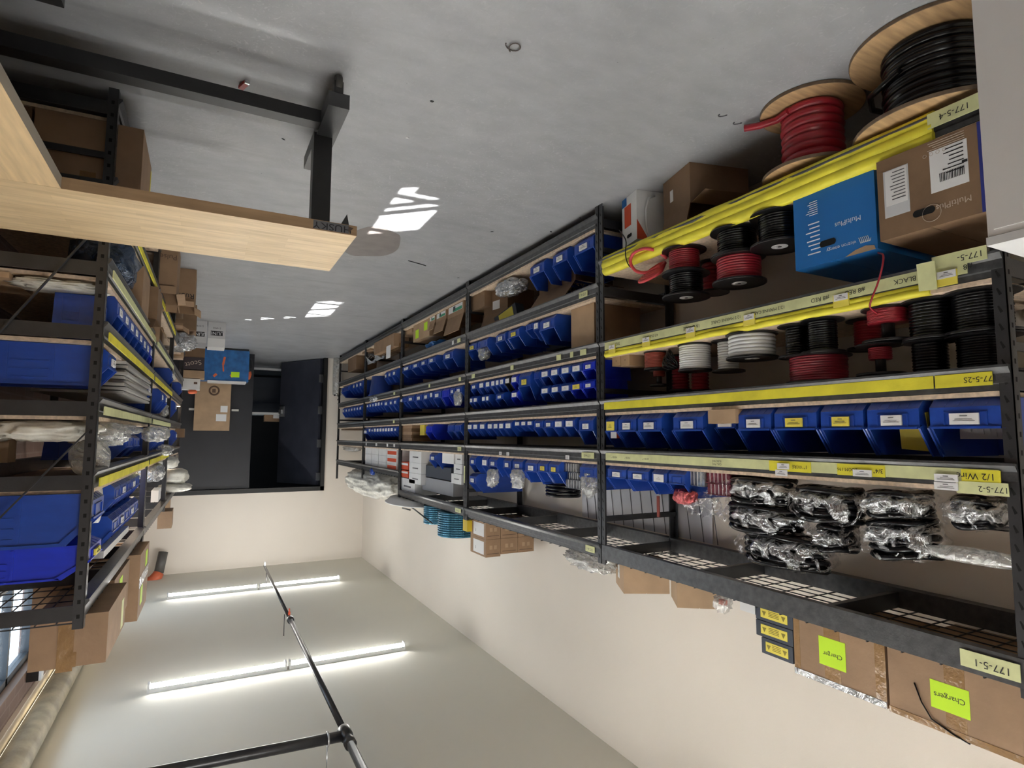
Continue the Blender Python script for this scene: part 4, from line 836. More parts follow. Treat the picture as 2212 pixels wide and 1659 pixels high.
patch(t, 'white_sticker', WHITE, '+x', -0.0, 0.045, 0.03, 0.10, 0.12); text('EAC', 0.02, (0.1215, 0.022, 0.065), GREYINK, t, '+x', 'print')
t = thing('plastic_bag', 'clear plastic bag lying on the top shelf behind the rack post', 'plastic bag', (-2.08, yat(1275, 2.03, -2.05), DT+0.002)); blob((0, 0, 0), (0.22, 0.36, 0.10), 43, 0.45, 4).build('clear_film', FILM2, t)
# metal sheet leaning against the wall behind shelf two, seen through second rack
k = MB(); 
t = thing('corrugated_sheet', 'white ribbed sheet standing against the wall behind the second rack', 'sheet', (-2.488, 3.0, 1.475))
k.box(0, 0.004, -0.62, 0.62, 0, 0.42)
t_ = k.build('sheet', mat('glossy_white_sheet', (0.62, 0.62, 0.64), 0.25, 0, 0.08, 3), t)
k = MB()
for j in range(13): k.slab((0.006, -0.60+j*0.1, 0.0), (0.006, -0.66+j*0.1+0.0, 0.42), 0.003, 0.004, up=(1, 0, 0))
k.build('seam', GREYINK, t)

# ------------------------------------------------------------------ second rack contents
t = make_box('open brown box of small parts on the lowest shelf, second rack', (-2.24, yat(1205, 0.25, -2.1), 0.137), (0.30, 0.46, 0.17), m=CARD3, open_=True, flaps={'+y': 60, '-y': 70, '+x': 35})
k = MB(); rnd = random.Random(3)
for j in range(90): x, y = rnd.uniform(-0.12, 0.13), rnd.uniform(-0.2, 0.2); k.slab((x, y, 0.14+rnd.uniform(0, .02)), (x+rnd.uniform(-.02, .02), y+rnd.uniform(-.03, .03), 0.15+rnd.uniform(0, .02)), 0.006, 0.006)
o = k.build('brass_fittings', mat('tan_metal_bits', (0.45, 0.36, 0.24), 0.4, 0.4)); o.location = t.location; tag(o, 'loose tan metal fittings heaped in the open box, lowest shelf', 'fittings', None, 'stuff')
t = thing('foil_bag', 'silver foil bag on the lowest shelf of the second rack', 'foil bag', (-2.03, yat(1103, 0.2, -2.02), 0.137)); blob((0, 0, 0), (0.16, 0.34, 0.11), 51, 0.3, 4).build('foil', FOIL, t)
t = make_box('open brown box holding a yellow-labelled case on the lowest shelf', (-2.18, yat(1080, 0.25, -2.1), 0.137), (0.26, 0.34, 0.19), rz=R(-8), m=CARD3, open_=True, flaps={'+x': 20, '-y': 60, '+y': 20})
patch(t, 'paper_note', WHITE, '+x', -0.06, 0.04, 0.09, 0.16, 0.13)
t = thing('yellow_labelled_case', 'black case with yellow label tilted on the open brown box', 'case', (-2.05, yat(1077, 0.38, -2.0), 0.335), R(-14)); t.rotation_euler = (R(16), 0, R(-10))
MB().box(-0.08, 0, -0.14, 0.14, 0, 0.09).build('case', DKBOX, t); MB().box(0, 0.002, -0.10, 0.08, 0.01, 0.085).build('yellow_label', YEL, t)
xbox('plain brown box at the far end of the lowest shelf, second rack', 1047, 1012, 668, 0.135, 0.36, CARD3, xf=-1.98, tape_m=None)
t = make_box('open brown box leaning by the post on the second shelf, second rack', (-2.16, yat(1262, 0.7, -2.0), 0.537), (0.34, 0.24, 0.24), m=CARD3, open_=True, flaps={'+x': 8, '-y': 30})
patch(t, 'pale_side', CARD2, '+x', -0.12, 0.12, 0, 0.24, 0.172)
t = thing('plastic_bag', 'white plastic bag spilling from a bin, second shelf of second rack', 'plastic bag', (-1.985, yat(1046, 0.66, -1.985), 0.60)); blob((0, 0, 0), (0.08, 0.12, 0.10), 53, 0.4, 3).build('white_film', FILM2, t)
t = make_box('grey flat case behind the bins on the second shelf, second rack', (-2.3, 3.4, 0.537), (0.2, 0.5, 0.16), m=DKBOX, tape_m=None)
for i, (u, x, dz, s) in enumerate(((1275, -1.98, 0.05, 55), (1118, -1.95, 0.07, 56), (1064, -1.95, 0.09, 57))):
    t = thing('plastic_bag', 'clear bag sticking out of %s on the fifth shelf, second rack' % ('the bin nearest the post', 'the middle bins', 'the bin with red parts')[i], 'plastic bag', (x, yat(u, 1.6, x), 1.47+dz)); blob((0, 0, 0), (0.07, 0.12, 0.13), s, 0.45, 3).build('clear_film', FILM2, t)
t = thing('hose_coil', 'coil of black hose lying behind the yellow-labelled bins', 'hose', (-2.16, yat(1200, 1.6, -2.1), 1.625)); k = MB()
for j in range(4): k.tube([(0.10*math.cos(a), 0.13*math.sin(a), 0.012+0.022*j) for a in [2*math.pi*q/28 for q in range(28)]], 0.011, 6, closed=True)
k.build('hose', CBLK, t)
y0_ = yat(1049, 2.08, -2.0); y1_ = yat(1016, 2.08, -2.0); xs_ = [-2.0]+[onY(u, 1165, y0_)[0] for u in (1081, 1118, 1153)]
for i, (c_, z_, h_, lab) in enumerate(((0, 0, 0.135, 'brown labelled carton on the top shelf by the blue rings, bottom one'), (0, 1, 0.135, 'brown labelled carton on the top shelf by the blue rings, upper one'),
        (1, 0, 0.135, 'brown carton just behind the labelled pair, bottom one'), (1, 1, 0.12, 'brown carton just behind the labelled pair, upper one'),
        (2, 0, 0.135, 'brown carton farthest back beside the wall, bottom one'), (2, 1, 0.12, 'brown carton farthest back beside the wall, upper one'))):
    xf, xb_ = xs_[c_]-0.003, max(xs_[c_+1], -2.49); z0 = DT+0.001+0.137*z_
    t = make_box(lab, ((xf+xb_)/2, (y0_+y1_)/2, z0), (xf-xb_, (y1_-y0_), h_), m=CARD, tape_m=None, group='printed brown cartons on the top shelf', topseam='x')
    w_ = (xf-xb_)/2; yy_ = -(y1_-y0_)/2
    if c_ == 0: patch(t, 'white_label', WHITE, '+x', yy_*0.75, -yy_*0.6, 0.02, h_-0.015, w_); text('E', 0.03, (w_+0.0015, -yy_*0.3, h_*0.6), GREYINK, t, '+x', 'print')
    for q in (-0.3, 0.3): patch(t, 'tan_square', CARD2, '-y', w_*q-0.012, w_*q+0.012, h_*0.35, h_*0.35+0.03, yy_)
    patch(t, 'print_line', BINK, '-y', -w_*0.8, w_*0.8, h_*0.80, h_*0.83, yy_)
# third rack
for i, (u0, u1, v) in enumerate(((1002, 967, 690), (964, 942, 700), (940, 928, 706))):
    t, hx, hy, h = xbox('open brown carton with green and white picture label, %s of the three' % ['nearest', 'middle', 'farthest'][i], u0, u1, v-8, 0.135, 0.36, CARD, xf=-1.965, open_=True, flaps={'+x': 15}, group='cartons with green picture labels')
    s = patch(t, 'picture_label', WHITE, '+x', -hy*0.85, hy*0.85, h*0.08, h*0.62, hx); patch(s, 'green_shape', GREENP, '+x', -hy*0.8, hy*0.3, h*0.35, h*0.6, hx+0.0012); patch(s, 'dark_figure', DKBOX, '+x', 0, hy*0.25, h*0.15, h*0.5, hx+0.002)
t, hx, hy, h = xbox('brown carton with two yellow-green notes, lowest shelf, third rack', 928, 893, 732, 0.135, 0.34, CARD2, xf=-1.965)
patch(t, 'green_note', NEON, '+x', -hy*0.75, -hy*0.35, h*0.15, h*0.6, hx); patch(t, 'green_note', NEON, '+x', hy*0.3, hy*0.7, h*0.35, h*0.85, hx)
xbox('small pale carton at the far end of the lowest shelf, third rack', 890, 868, 722, 0.135, 0.22, CARD2, xf=-1.985, tape_m=None)
t = thing('blue_packaging', 'crumpled blue packaging film lying behind the noted carton', 'packaging', (-2.08, yat(944, 0.35, -2.05), 0.37)); blob((0, 0, 0), (0.2, 0.34, 0.09), 61, 0.5, 3).build('blue_film', mat('blue_film', (0.04, 0.22, 0.6), 0.3), t)
t = thing('plastic_bag', 'clear bag with black part hanging from a bin, third rack', 'plastic bag', (-1.955, yat(988, 0.95, -1.95), 0.92)); blob((0, 0, 0), (0.04, 0.15, 0.13), 63, 0.3, 3).build('clear_film', FILM2, t)
for i in range(5):
    make_box('stacked flat brown carton, %s from the bottom, fourth shelf of third rack' % ['first', 'second', 'third', 'fourth', 'fifth'][i], (-2.10, yat(885, 1.3, -2.0)+0.02*(i % 2), 1.201+0.034*i), (0.26, 0.34, 0.033), m=CARD3 if i % 2 else CARD, tape_m=None, group='flat cartons on the fourth shelf of the third rack')
xbox('yellow and brown carton behind the bright blue bin, third rack', 917, 907, 940, 1.20, 0.2, YEL, xf=-2.02, tape_m=None)
for i, (u0, u1, v0, v1, m, lab) in enumerate((
    (910, 884, 975, 1000, WHITEP, 'white carton, bottom of the white stack on the fifth shelf'), (910, 884, 1000, 1023, WHITEP, 'white carton, middle of the white stack on the fifth shelf'), (910, 884, 1023, 1046, WHITEP, 'white carton, top of the white stack on the fifth shelf'),
    (998, 983, 980, 1003, WHITEP, 'white carton at the near post, bottom of its stack, third rack'), (998, 980, 1003, 1024, WHITEP, 'white carton at the near post, middle of its stack, third rack'), (997, 975, 1024, 1046, WHITEP, 'white carton at the near post, top of its stack, third rack'),
    (980, 955, 975, 1002, WHITE, 'loose white papers and cards beside the near post stack, third rack'), (975, 918, 1008, 1034, DKBOX, 'dark carton on the fifth shelf of the third rack'), (980, 913, 1036, 1066, GREYP, 'long grey carton lying on the dark one, third rack'),
    (862, 882, 998, 1014, REDP, 'red and white carton by the far post, lower, third rack'), (862, 882, 1016, 1031, REDP, 'red and white carton by the far post, upper, third rack'), (864, 897, 1034, 1068, WHITEP, 'large white carton on top by the far post, third rack'))):
    xf = -1.97 - (0.05 if i in (7, 8) else 0); ya, yb = yat(max(u0, u1), 1.6, xf), yat(min(u0, u1), 1.6, xf); um = (u0+u1)/2
    za, zb = max(onX(um, v0, xf)[2], 1.471), onX(um, v1, xf)[2]
    t = make_box(lab, (xf-0.12, (ya+yb)/2, za), (0.24, yb-ya-0.004, zb-za-0.002), m=m, tape_m=None, topseam='x')
    if m is REDP: patch(t, 'white_band', WHITE, '+x', -(yb-ya)/2+0.01, (yb-ya)/2-0.01, 0.01, (zb-za)*0.4, 0.12)
    if m is WHITEP: patch(t, 'print_line', GREYINK, '+x', -(yb-ya)/4, (yb-ya)/5, (zb-za)*0.45, (zb-za)*0.55, 0.12)
# top of third rack: tray, rods, stacks of blue discs
x_, y_ = -2.10, (yat(830, 2.03, -2.05)+yat(950, 2.03, -2.05))/2
t = thing('round_tray', 'large shallow white round tray on top of the third rack', 'tray', (x_, y_-0.1, DT)); MB().lathe([(0.05, 0.012), (0.33, 0.012), (0.385, 0.05), (0.405, 0.052), (0.405, 0.044), (0.39, 0.042), (0.34, 0.0), (0.05, 0.0)], 48).build('tray', WHITEP, t)
t.scale = (0.75, 1.35, 1)
for i, (a, b) in enumerate((((818, 1175), (1032, 1190)),)): pass
tag(MB().tube([(-1.93, yat(816, 2.06, -1.93)-1.0, 2.08), (-1.94, yat(850, 2.02, -1.94)-0.6, 2.075)], 0.008, 6).build('rod', BLACKP), 'thin dark rod lying across the white tray, the shorter one', 'rod')
tag(MB().tube([(-1.95, yat(934, 2.05, -1.95)+0.9, 2.01), (-1.93, yat(934, 2.10, -1.93), 2.12)], 0.007, 6).build('rod', BLACKP), 'thin dark rod slanting from the tray to the blue discs', 'rod')
t = thing('red_straps', 'tangle of red straps on the white tray', 'straps', (-2.0, yat(868, 2.03, -2.0), DT+0.01)); k = MB(); rnd = random.Random(9)
for j in range(5): k.tube([(0.03*math.cos(a*2+j), 0.28*math.sin(a)*rnd.uniform(.6, 1), 0.02+0.012*math.cos(a+j)) for a in [2*math.pi*q/16 for q in range(16)]], 0.006, 5, closed=True)
k.build('strap', CRED, t)
for st_, (u, r_, n) in enumerate(((940, 0.14, 9), (985, 0.19, 11))):
    for j in range(n):
        t = thing('blue_disc', 'translucent blue plastic ring in the %s stack on the third rack' % ['smaller', 'larger'][st_], 'plastic ring', (-2.09, yat(u, 2.1, -2.06), DT+0.003+0.0195*j), 0, 'blue plastic rings, %s stack' % ['smaller', 'larger'][st_])
        MB().lathe([(r_*0.6, 0), (r_, 0.0), (r_+0.004, 0.006), (r_, 0.016), (r_*0.6, 0.016)], 28).build('ring', JUG, t)
t = make_box('yellow carton wedged between blue rings and brown cartons, top shelf', (-1.99, yat(1006, 2.06, -1.97)-0.01, DT+0.02), (0.06, 0.09, 0.09), m=mat('deep_yellow_card', (0.62, 0.45, 0.02), 0.5), tape_m=None)
tag(MB().box(-1.935, -1.934, yat(1002, 1.65, -1.93)-0.012, yat(1002, 1.65, -1.93)+0.012, 1.56, 1.70).build('pale_tape_strip', TAPEP), 'pale strip of tape stuck upright on the rack post', 'tape')

# fourth and fifth rack contents
for i, (u0, u1, v0, v1, x, lab) in enumerate(((856, 803, 705, 778, -1.80, 'tall brown carton with white label on the floor before the fourth rack'), (801, 780, 720, 775, -1.86, 'narrow brown carton beside the tall labelled one'))):
    p = onZ((u0+u1)/2, v0, 0); ya, yb = onZ(u0, v0+(0 if i else 4), 0)[1], onZ(u1, v0, 0)[1]
    t = make_box(lab, (x-0.19, (yat(u0, .3, x-.1)+yat(u1, .3, x-.1))/2, 0.136), (0.18, (yat(u1, .3, x-.1)-yat(u0, .3, x-.1))*0.8, onX(u1, v1-8, x-.1)[2]-0.14), m=CARD)
    if i == 0: patch(t, 'white_label', WHITE, '+x', -0.32, -0.14, 0.12, 0.27, 0.09)
for i, u in enumerate((775, 758)):
    t = thing('tubing_coil', 'loop of grey-white tubing before the farthest rack, %s' % ['nearer', 'farther'][i], 'tubing', (-1.78, yat(u, 0.3, -1.75), 0.14 if i else 0.137)); k = MB()
    for j in range(5): k.tube([(0.06*math.cos(a)+0.01*j, (0.22-0.015*j)*math.sin(a), 0.10+0.085*math.cos(a+0.4*j)) for a in [2*math.pi*q/24 for q in range(24)]], 0.009, 6, closed=True)
    k.build('tube', mat('grey_white_tube', (0.55, 0.57, 0.6), 0.4), t); t.location.x = -2.06
xbox('brown carton on the lowest shelf of the farthest rack', 770, 752, 800, 0.135, 0.3, CARD3, tape_m=None)
t = thing('blue_tub', 'round blue tub with lid bag on the second shelf, fourth rack', 'tub', (-2.08, yat(812, 0.65, -2.0), 0.537)); MB().lathe([(0.13, 0), (0.16, 0.24), (0.17, 0.24), (0.17, 0.25), (0.15, 0.25)], 24).build('tub', BLUE, t)
t2 = thing('foil_bag', 'silver bag of parts on the second shelf of the fourth rack', 'foil bag', (-2.0, yat(815, 0.62, -2.0)-0.05, 0.80)); blob((0, 0, 0), (0.18, 0.30, 0.08), 71, 0.4, 3).build('foil', FOIL, t2)
for i, (u0, u1) in enumerate(((857, 836), (834, 818), (817, 803), (802, 789))):
    for j in range(3):
        xf = -1.97; ya, yb = yat(u0, 1.6, xf), yat(u1, 1.6, xf); z0 = 1.471+0.082*j
        t = make_box('white carton on the fifth shelf, fourth rack, %s, column %s' % (['bottom', 'middle', 'top'][j]+' of its column', ['nearest the camera', 'second', 'third', 'farthest'][i]), (xf-0.1, (ya+yb)/2, z0), (0.2, yb-ya-0.01, 0.080), m=WHITEP, tape_m=None, group='white cartons on the fifth shelf of the fourth rack')
        if i == 0: patch(t, 'red_band', REDP, '+x', -(yb-ya)/2+0.02, (yb-ya)/2-0.02, 0.02, 0.06, 0.1)
t = thing('bubble_wrap_roll', 'big loose roll of bubble wrap on top of the far racks', 'bubble wrap', (-2.16, (yat(738, 2.0, -2.0)+yat(852, 2.0, -2.0))/2+0.1, 1.785)); blob((0, 0, 0), (0.48, 2.3, 0.36), 73, 0.13, 5).build('wrap', WRAP, t)
tag(blob((-1.96, yat(803, 1.72), 1.72), (0.06, 0.10, 0.09), 75, 0.3, 2).build('bottle_cap', BLUE), 'small blue cap under the bubble wrap on the fourth rack', 'cap')
xbox('curved brown carton behind the bins on the fourth shelf, farthest rack', 782, 735, 925, 1.20, 0.3, CARD3, xf=-2.1, tape_m=None)
t = thing('plastic_bag', 'clear bag lying on the fifth shelf of the farthest rack', 'plastic bag', (-2.0, yat(757, 1.5, -1.98), 1.472)); blob((0, 0, 0), (0.14, 0.9, 0.07), 77, 0.4, 3).build('clear_film', FILM2, t)
t = thing('rolled_sheet', 'upright roll of translucent sheeting leaning in the corner by the door', 'roll', (-1.99, YF-0.09, 0.001)); MB().lathe([(0.075, 0), (0.078, 0.3), (0.072, 0.62), (0.07, 0.63)], 20).build('sheet_roll', FILM2, t)
tag(MB().tube([(-1.93, YF-0.14, 0.64), (-1.99, YF-0.14, 0.62), (-2.02, YF-0.14, 0.68), (-2.0, YF-0.14, 0.72)], 0.014, 8).build('wall_hook', BLACKP), 'black hook on the far wall above the translucent roll', 'hook')

# ------------------------------------------------------------------ DOOR AREA
px0, px1 = onY(420, 880, YF)[0], onY(497, 880, YF)[0]
t = thing('flat_cardboard', 'tall flat brown cardboard panel leaning on the closed dark door', 'cardboard', ((px0+px1)/2, YF-0.05, 0.30)); w_ = (px0-px1)/2
MB().box(-w_, w_, -0.035, 0.035, 0, 0.945).build('panel', CARD2, t)
k = MB().tube([(-w_*0.05+0.065*math.cos(a), -0.037, 0.33+0.065*math.sin(a)) for a in [2*math.pi*q/24 for q in range(24)]], 0.012, 4, closed=True); k.box(-w_*0.05-0.02, -w_*0.05+0.03, -0.038, -0.036, 0.30, 0.36); k.build('round_logo', BINK, t)
patch(t, 'white_sticker', WHITE, '-y', -w_*0.85, -w_*0.45, 0.56, 0.66, -0.035); patch(t, 'white_sticker', WHITE, '-y', -w_*0.80, -w_*0.22, 0.69, 0.80, -0.035)
bx0, bx1 = onY(430, 790, 9.9)[0], onY(537, 790, 9.9)[0]
t = thing('blue_woven_bag', 'large blue woven bag with orange marks standing before the dark door', 'bag', ((bx0+bx1)/2, 9.92, 0.001)); w_ = (bx0-bx1)/2
k = blob((0, 0, 0.03), (2*w_*1.0, 0.30, 0.50), 5, 0.05, 4); 
MB().box(-w_, w_, -0.13, 0.15, 0.03, 0.50).build('bag_body', BPRINT, t); MB().box(-w_+0.01, w_-0.01, -0.12, 0.14, 0.0, 0.03).build('base', BLACKP, t)
MB().box(-w_+0.03, w_-0.12, -0.14, 0.14, 0.50, 0.525).build('folded_rim', WHITEP, t)
k = MB().slab((0.0, -0.132, 0.14), (0.02, -0.132, 0.26), 0.003, 0.03, up=(0, 1, 0)).slab((0.02, -0.132, 0.26), (0.01, -0.132, 0.36), 0.003, 0.02, up=(0, 1, 0)).slab((0.14, -0.132, 0.44), (0.10, -0.132, 0.40), 0.003, 0.035, up=(0, 1, 0)).slab((-0.12, -0.132, 0.44), (-0.09, -0.132, 0.40), 0.003, 0.035, up=(0, 1, 0)); k.build('orange_mark', ORANGE, t)
patch(t, 'yellow_tag', NEON, '-y', -w_*0.62, -w_*0.28, 0.36, 0.44, -0.13, 0.004)
blob((-w_-0.015, 0, 0.30), (0.06, 0.05, 0.15), 81, 0.3, 2).build('orange_handle', ORANGE, t); blob((-w_-0.02, 0, 0.12), (0.06, 0.10, 0.22), 82, 0.2, 2).build('black_strap', BLACKP, t)
t = thing('tube_light', 'unseen tube light added to brighten the passage beyond the open door', 'ceiling light', (-0.6, 12.0, 2.6)); MB().box(-0.5, 0.5, -0.03, 0.03, -0.03, 0).build('housing', WHITEP, t); MB().box(-0.49, 0.49, -0.025, 0.025, -0.055, -0.031).build('diffuser', mat('passage_fill_diffuser', (1, 1, 1), 0.4, emit=(0.75, 0.88, 1.0), es=9), t)  # unseen fill lamp, added because nothing else lights the passage
# passage furniture
t = thing('passage_worktable', 'black steel table with pale top in the passage behind the door', 'table', (-0.85, 11.7, 0)); 
MB().box(-0.65, 0.5, -0.3, 0.3, 0.90, 0.94).build('table_top', WHITEP, t)
for x in (-0.6, 0.45):
    for y in (-0.27, 0.27): MB().box(x-0.02, x+0.02, y-0.02, y+0.02, 0, 0.90).build('leg', STEEL, t)
MB().box(-0.6, 0.45, -0.28, -0.25, 0.1, 0.14).build('rail', CHROME, t)
t = make_box('small red and white carton on the pale table in the passage', (-1.12, 11.6, 0.941), (0.26, 0.14, 0.12), m=CARD, tape_m=None); patch(t, 'white_label', WHITE, '-y', -0.12, -0.02, 0.0, 0.06, -0.07)
tag(MB().box(-1.9, 0.5, 12.7, 12.75, 0.15, 0.9).build('dark_crate', DKBOX), 'dark crate panel standing behind the table in the passage', 'crate')

# ------------------------------------------------------------------ bench side: workbenches
BT = 0.605; BTH = 0.036; bx = -0.46; by0, by1 = 2.08, 2.592
t = thing('workbench', 'wooden-topped rolling workbench with branded corner across the foreground', 'workbench', (0, 0, 0), 0, 'rolling workbenches')
o = MB().box(0, XR-0.02-bx, 0, by1-by0, 0, BTH).build('table_top', [WOOD, WOODE], t); o.location = (bx, by0, BT-BTH)
for p in o.data.polygons: p.material_index = 0 if p.normal.z > 0.5 else 1
ft = text('HUSKY', 0.034, (bx+0.085, by0-0.001, BT-BTH/2), INK, t, '-y', 'brand_lettering', 0, 1.25)
k = MB().add([(bx+0.012, by0-0.0012, BT-0.026), (bx+0.03, by0-0.0012, BT-0.030), (bx+0.030, by0-0.0012, BT-0.008)], [(0, 1, 2)]).box(bx+0.028, bx+0.15, by0-0.0006, by0, BT-0.034, BT-0.004); k.m = [1]+[0]*(len(k.f)-1); k.build('brand_plate', [GREYINK, mat('brand_plate_brown', (0.09, 0.06, 0.04), 0.5)], t)
lx = bx+0.075
for xx in (lx, XR-0.12):
    MB().box(xx-0.025, xx+0.045, 2.34, 2.40, 0.12, BT-BTH).build('leg', STEEL2, t)
    MB().box(xx-0.04, xx+0.035, 2.10, 2.68, 0.075, 0.13).build('foot', STEEL, t)
    for yy in (2.13, 2.62):
        c = thing('c', 'x', 'x'); bpy.data.objects.remove(c)
        w_ = MB().lathe([(0.028, -0.012), (0.031, -0.009), (0.031, 0.009), (0.028, 0.012)], 20, (0, 0, 0), 0, True, 'x').build('caster_wheel', mat('wheel_rubber', (0.035, 0.033, 0.03), 0.5), t); w_.location = (xx, yy-0.012, 0.032)
        MB().box(-0.016, 0.016, -0.02, 0.03, 0.0, 0.045).build('caster_fork', BLACKP, w_).location = (0, 0.0, 0.0)
MB().box(lx, XR-0.12, 2.25, 2.31, 0.075, 0.125).build('cross_rail', STEEL2, t)
MB().box(bx+0.09, XR-0.06, 2.36, 2.40, BT-BTH-0.04, BT-BTH).build('apron', STEEL2, t)
MB().add([(bx+0.02, by0+0.03, BT-BTH), (bx+0.055, by0+0.03, BT-BTH), (bx+0.03, by0+0.03, BT-BTH-0.05), (bx+0.02, by0+0.07, BT-BTH), (bx+0.055, by0+0.07, BT-BTH), (bx+0.03, by0+0.07, BT-BTH-0.05)], [(0, 1, 2), (5, 4, 3), (0, 2, 5, 3), (1, 4, 5, 2), (0, 3, 4, 1)]).build('bracket', BLACKP, t)
t = thing('workbench', 'second wooden-topped workbench meeting the first at a right angle', 'workbench', (0, 0, 0), 0, 'rolling workbenches')
o = MB().box(0, 0.59, 0, 1.5, 0, BTH).build('table_top', [mat('butcher_block_b', (0.70, 0.52, 0.30), 0.42, 0, 0.15, 4, stretch=(14, 1.2, 1)), mat('bench_edge_grey', (0.27, 0.23, 0.18), 0.5)], t); o.location = (0.395, by0-0.004-1.5, BT-BTH+0.001)
for p in o.data.polygons: p.material_index = 0 if p.normal.z > 0.5 else 1
for yy in (1.97, 0.8):
    MB().box(0.66, 0.72, yy-0.03, yy+0.03, 0.1, BT-BTH).build('leg', STEEL2, t); MB().box(0.405, 0.97, yy-0.035, yy+0.035, 0.03, 0.10).build('foot', STEEL2, t)
# boxes beneath the workbench
t = make_box('dark brown carton in the shade under the workbench', (0.735, 2.86, 0.122), (0.26, 0.42, 0.25), m=CARD3); 
t = make_box('tall brown carton with yellow strip standing beside the workbench', (0.425, 2.83, 0.122), (0.34, 0.38, 0.29), m=CARD); patch(t, 'yellow_strip', TAPEY, '-x', 0.17, 0.188, 0.02, 0.28, -0.17)
t = thing('black_case', 'black soft case on the edge behind the workbench top', 'case', (0.30, 2.86, 0.414)); blob((0, 0, 0), (0.14, 0.20, 0.07), 91, 0.15, 3).build('case', BLACKP, t)

# ------------------------------------------------------------------ white cabinet at the frame edge
t = thing('white_cabinet', 'white cabinet at the edge of the frame beside the nearest rack', 'cabinet', (-1.145-0.25, 0.477-0.45, 0))
MB().box(-0.25, 0.25, -0.45, 0.45, 0.08, 0.985).box(-0.23, 0.23, -0.43, 0.43, 0, 0.08).build('carcass', mat('cabinet_white', (0.84, 0.83, 0.81), 0.5), t)
MB().box(-0.251, 0.252, -0.452, 0.452, 0.986, 1.0).build('worktop', WHITEP, t)
MB().box(0.2505, 0.254, -0.445, 0.44, 0.09, 0.975).build('door', mat('cabinet_white', (0, 0, 0)), t)

# ------------------------------------------------------------------ bench-side rack contents (local positions turned with the rack)
def rloc(y, off, z):   # off = distance behind the rack front
    return (rx(y)+off, y+off*RA, z)
def rbin(label, y, wd, dp, h, z, body='b', lab='w', off=0.01, group=None): return make_bin(label, rloc(y, off, z), RYAW, wd, dp, h, body, lab, group or 'bins on the bench-side racks')
# z 1.53 : big bins lying deep
rbin('big blue bin at the near end of the bench-side rack, lower one', 2.74, 0.24, 0.46, 0.18, 1.531, off=0.0, lab=None)
rbin('big bright blue bin at the near end of the bench-side rack, upper one', 2.74, 0.25, 0.48, 0.115, 1.712, 'B', 'y', off=0.0)
for i in range(5): 
    for j in range(2): rbin('blue bin on the high shelf of bench-side rack, %s from near end, %s row' % (['second', 'third', 'fourth', 'fifth', 'sixth', 'seventh'][i], ['lower', 'upper'][j]), 3.22+0.19*i, 0.18, 0.30, 0.14, 1.531+0.142*j, off=0.0, lab='w' if i % 2 else None)
t = thing('paper_roll', 'white roll of paper lying on the high shelf, bench-side rack', 'roll', rloc(2.98, 0.03, 1.531+0.075), RYAW); 
k = MB().lathe([(0.072, 0), (0.075, 0.002), (0.075, 0.26), (0.072, 0.262)], 28, (-0.26, 0, 0), 0, True, 'x'); k.build('roll', WHITEP, t); MB().lathe([(0.022, 0.0), (0.022, 0.003)], 16, (0.0015, 0, 0), 0, False, 'x').build('core_hole', HOLE, t)
make_box('long flat white carton on top of the stacked blue bins', rloc(3.5, 0.12, 1.817), (0.2, 0.8, 0.03), RA, WHITEP, tape_m=None)
# z 1.265 : bags and rolls
for i, (y, off, dims, s, m, lab) in enumerate(((2.72, 0.16, (0.30, 0.20, 0.075), 101, WRAP, 'cloudy bag of parts, nearest on the mid shelf of the bench-side rack'), (2.78, 0.40, (0.24, 0.22, 0.08), 102, WRAP, 'cloudy bag of parts at the back of the mid shelf'),
    (3.0, 0.05, (0.20, 0.26, 0.10), 103, FILM2, 'clear bag at the front of the mid shelf, bench-side rack'), (3.55, 0.04, (0.14, 0.9, 0.05), 104, FILM2, 'long clear sleeve lying along the mid shelf front'), (4.2, -0.06, (0.14, 0.36, 0.09), 105, FILM2, 'clear bag hanging over the mid shelf by the second post'))):
    t = thing('plastic_bag', lab, 'plastic bag', rloc(y, off, 1.267), 0, 'plastic bags on the bench-side rack'); blob((0, 0, 0), dims, s, 0.25, 4).build('film', m, t)
t = thing('plastic_roll', 'rolled clear plastic standing on the mid shelf behind the near post', 'roll', rloc(2.84, 0.05, 1.34), RYAW); blob((0, 0, 0), (0.13, 0.13, 0.14), 106, 0.15, 3).build('film', FILM2, t)
make_box('light printed carton lying at the back of the mid shelf, bench-side rack', rloc(2.95, 0.40, 1.267), (0.16, 0.10, 0.16), RA, CARD2, tape_m=None)
for i in range(2): rbin('blue bin under the clear sleeves, mid shelf, %s' % ['nearer', 'farther'][i], 3.7+0.32*i, 0.26, 0.34, 0.12, 1.32, lab=None, off=0.02)
# z 0.985 : bin and stacked sheets
rbin('blue bin alone on the shelf beside the near post, side towards camera', 2.76, 0.19, 0.37, 0.15, 0.987, off=-0.012)
for i in range(9):
    make_box('grey flat sheet carton in the stack on the shelf, %s from the bottom' % ['first', 'second', 'third', 'fourth', 'fifth', 'sixth', 'seventh', 'eighth', 'ninth'][i], rloc(3.62+0.03*(i % 3), 0.16-0.01*(i % 2), 0.987+0.0165*i), (0.34, 0.95, 0.012), RA+0.01*(i % 3), mat('grey_sheet_stack', (0.42, 0.41, 0.39), 0.5), name='flat_carton', tape_m=None, group='stack of flat grey cartons')
rbin('blue bin behind the flat grey cartons near the second post', 4.28, 0.22, 0.34, 0.15, 0.987, off=0.0)
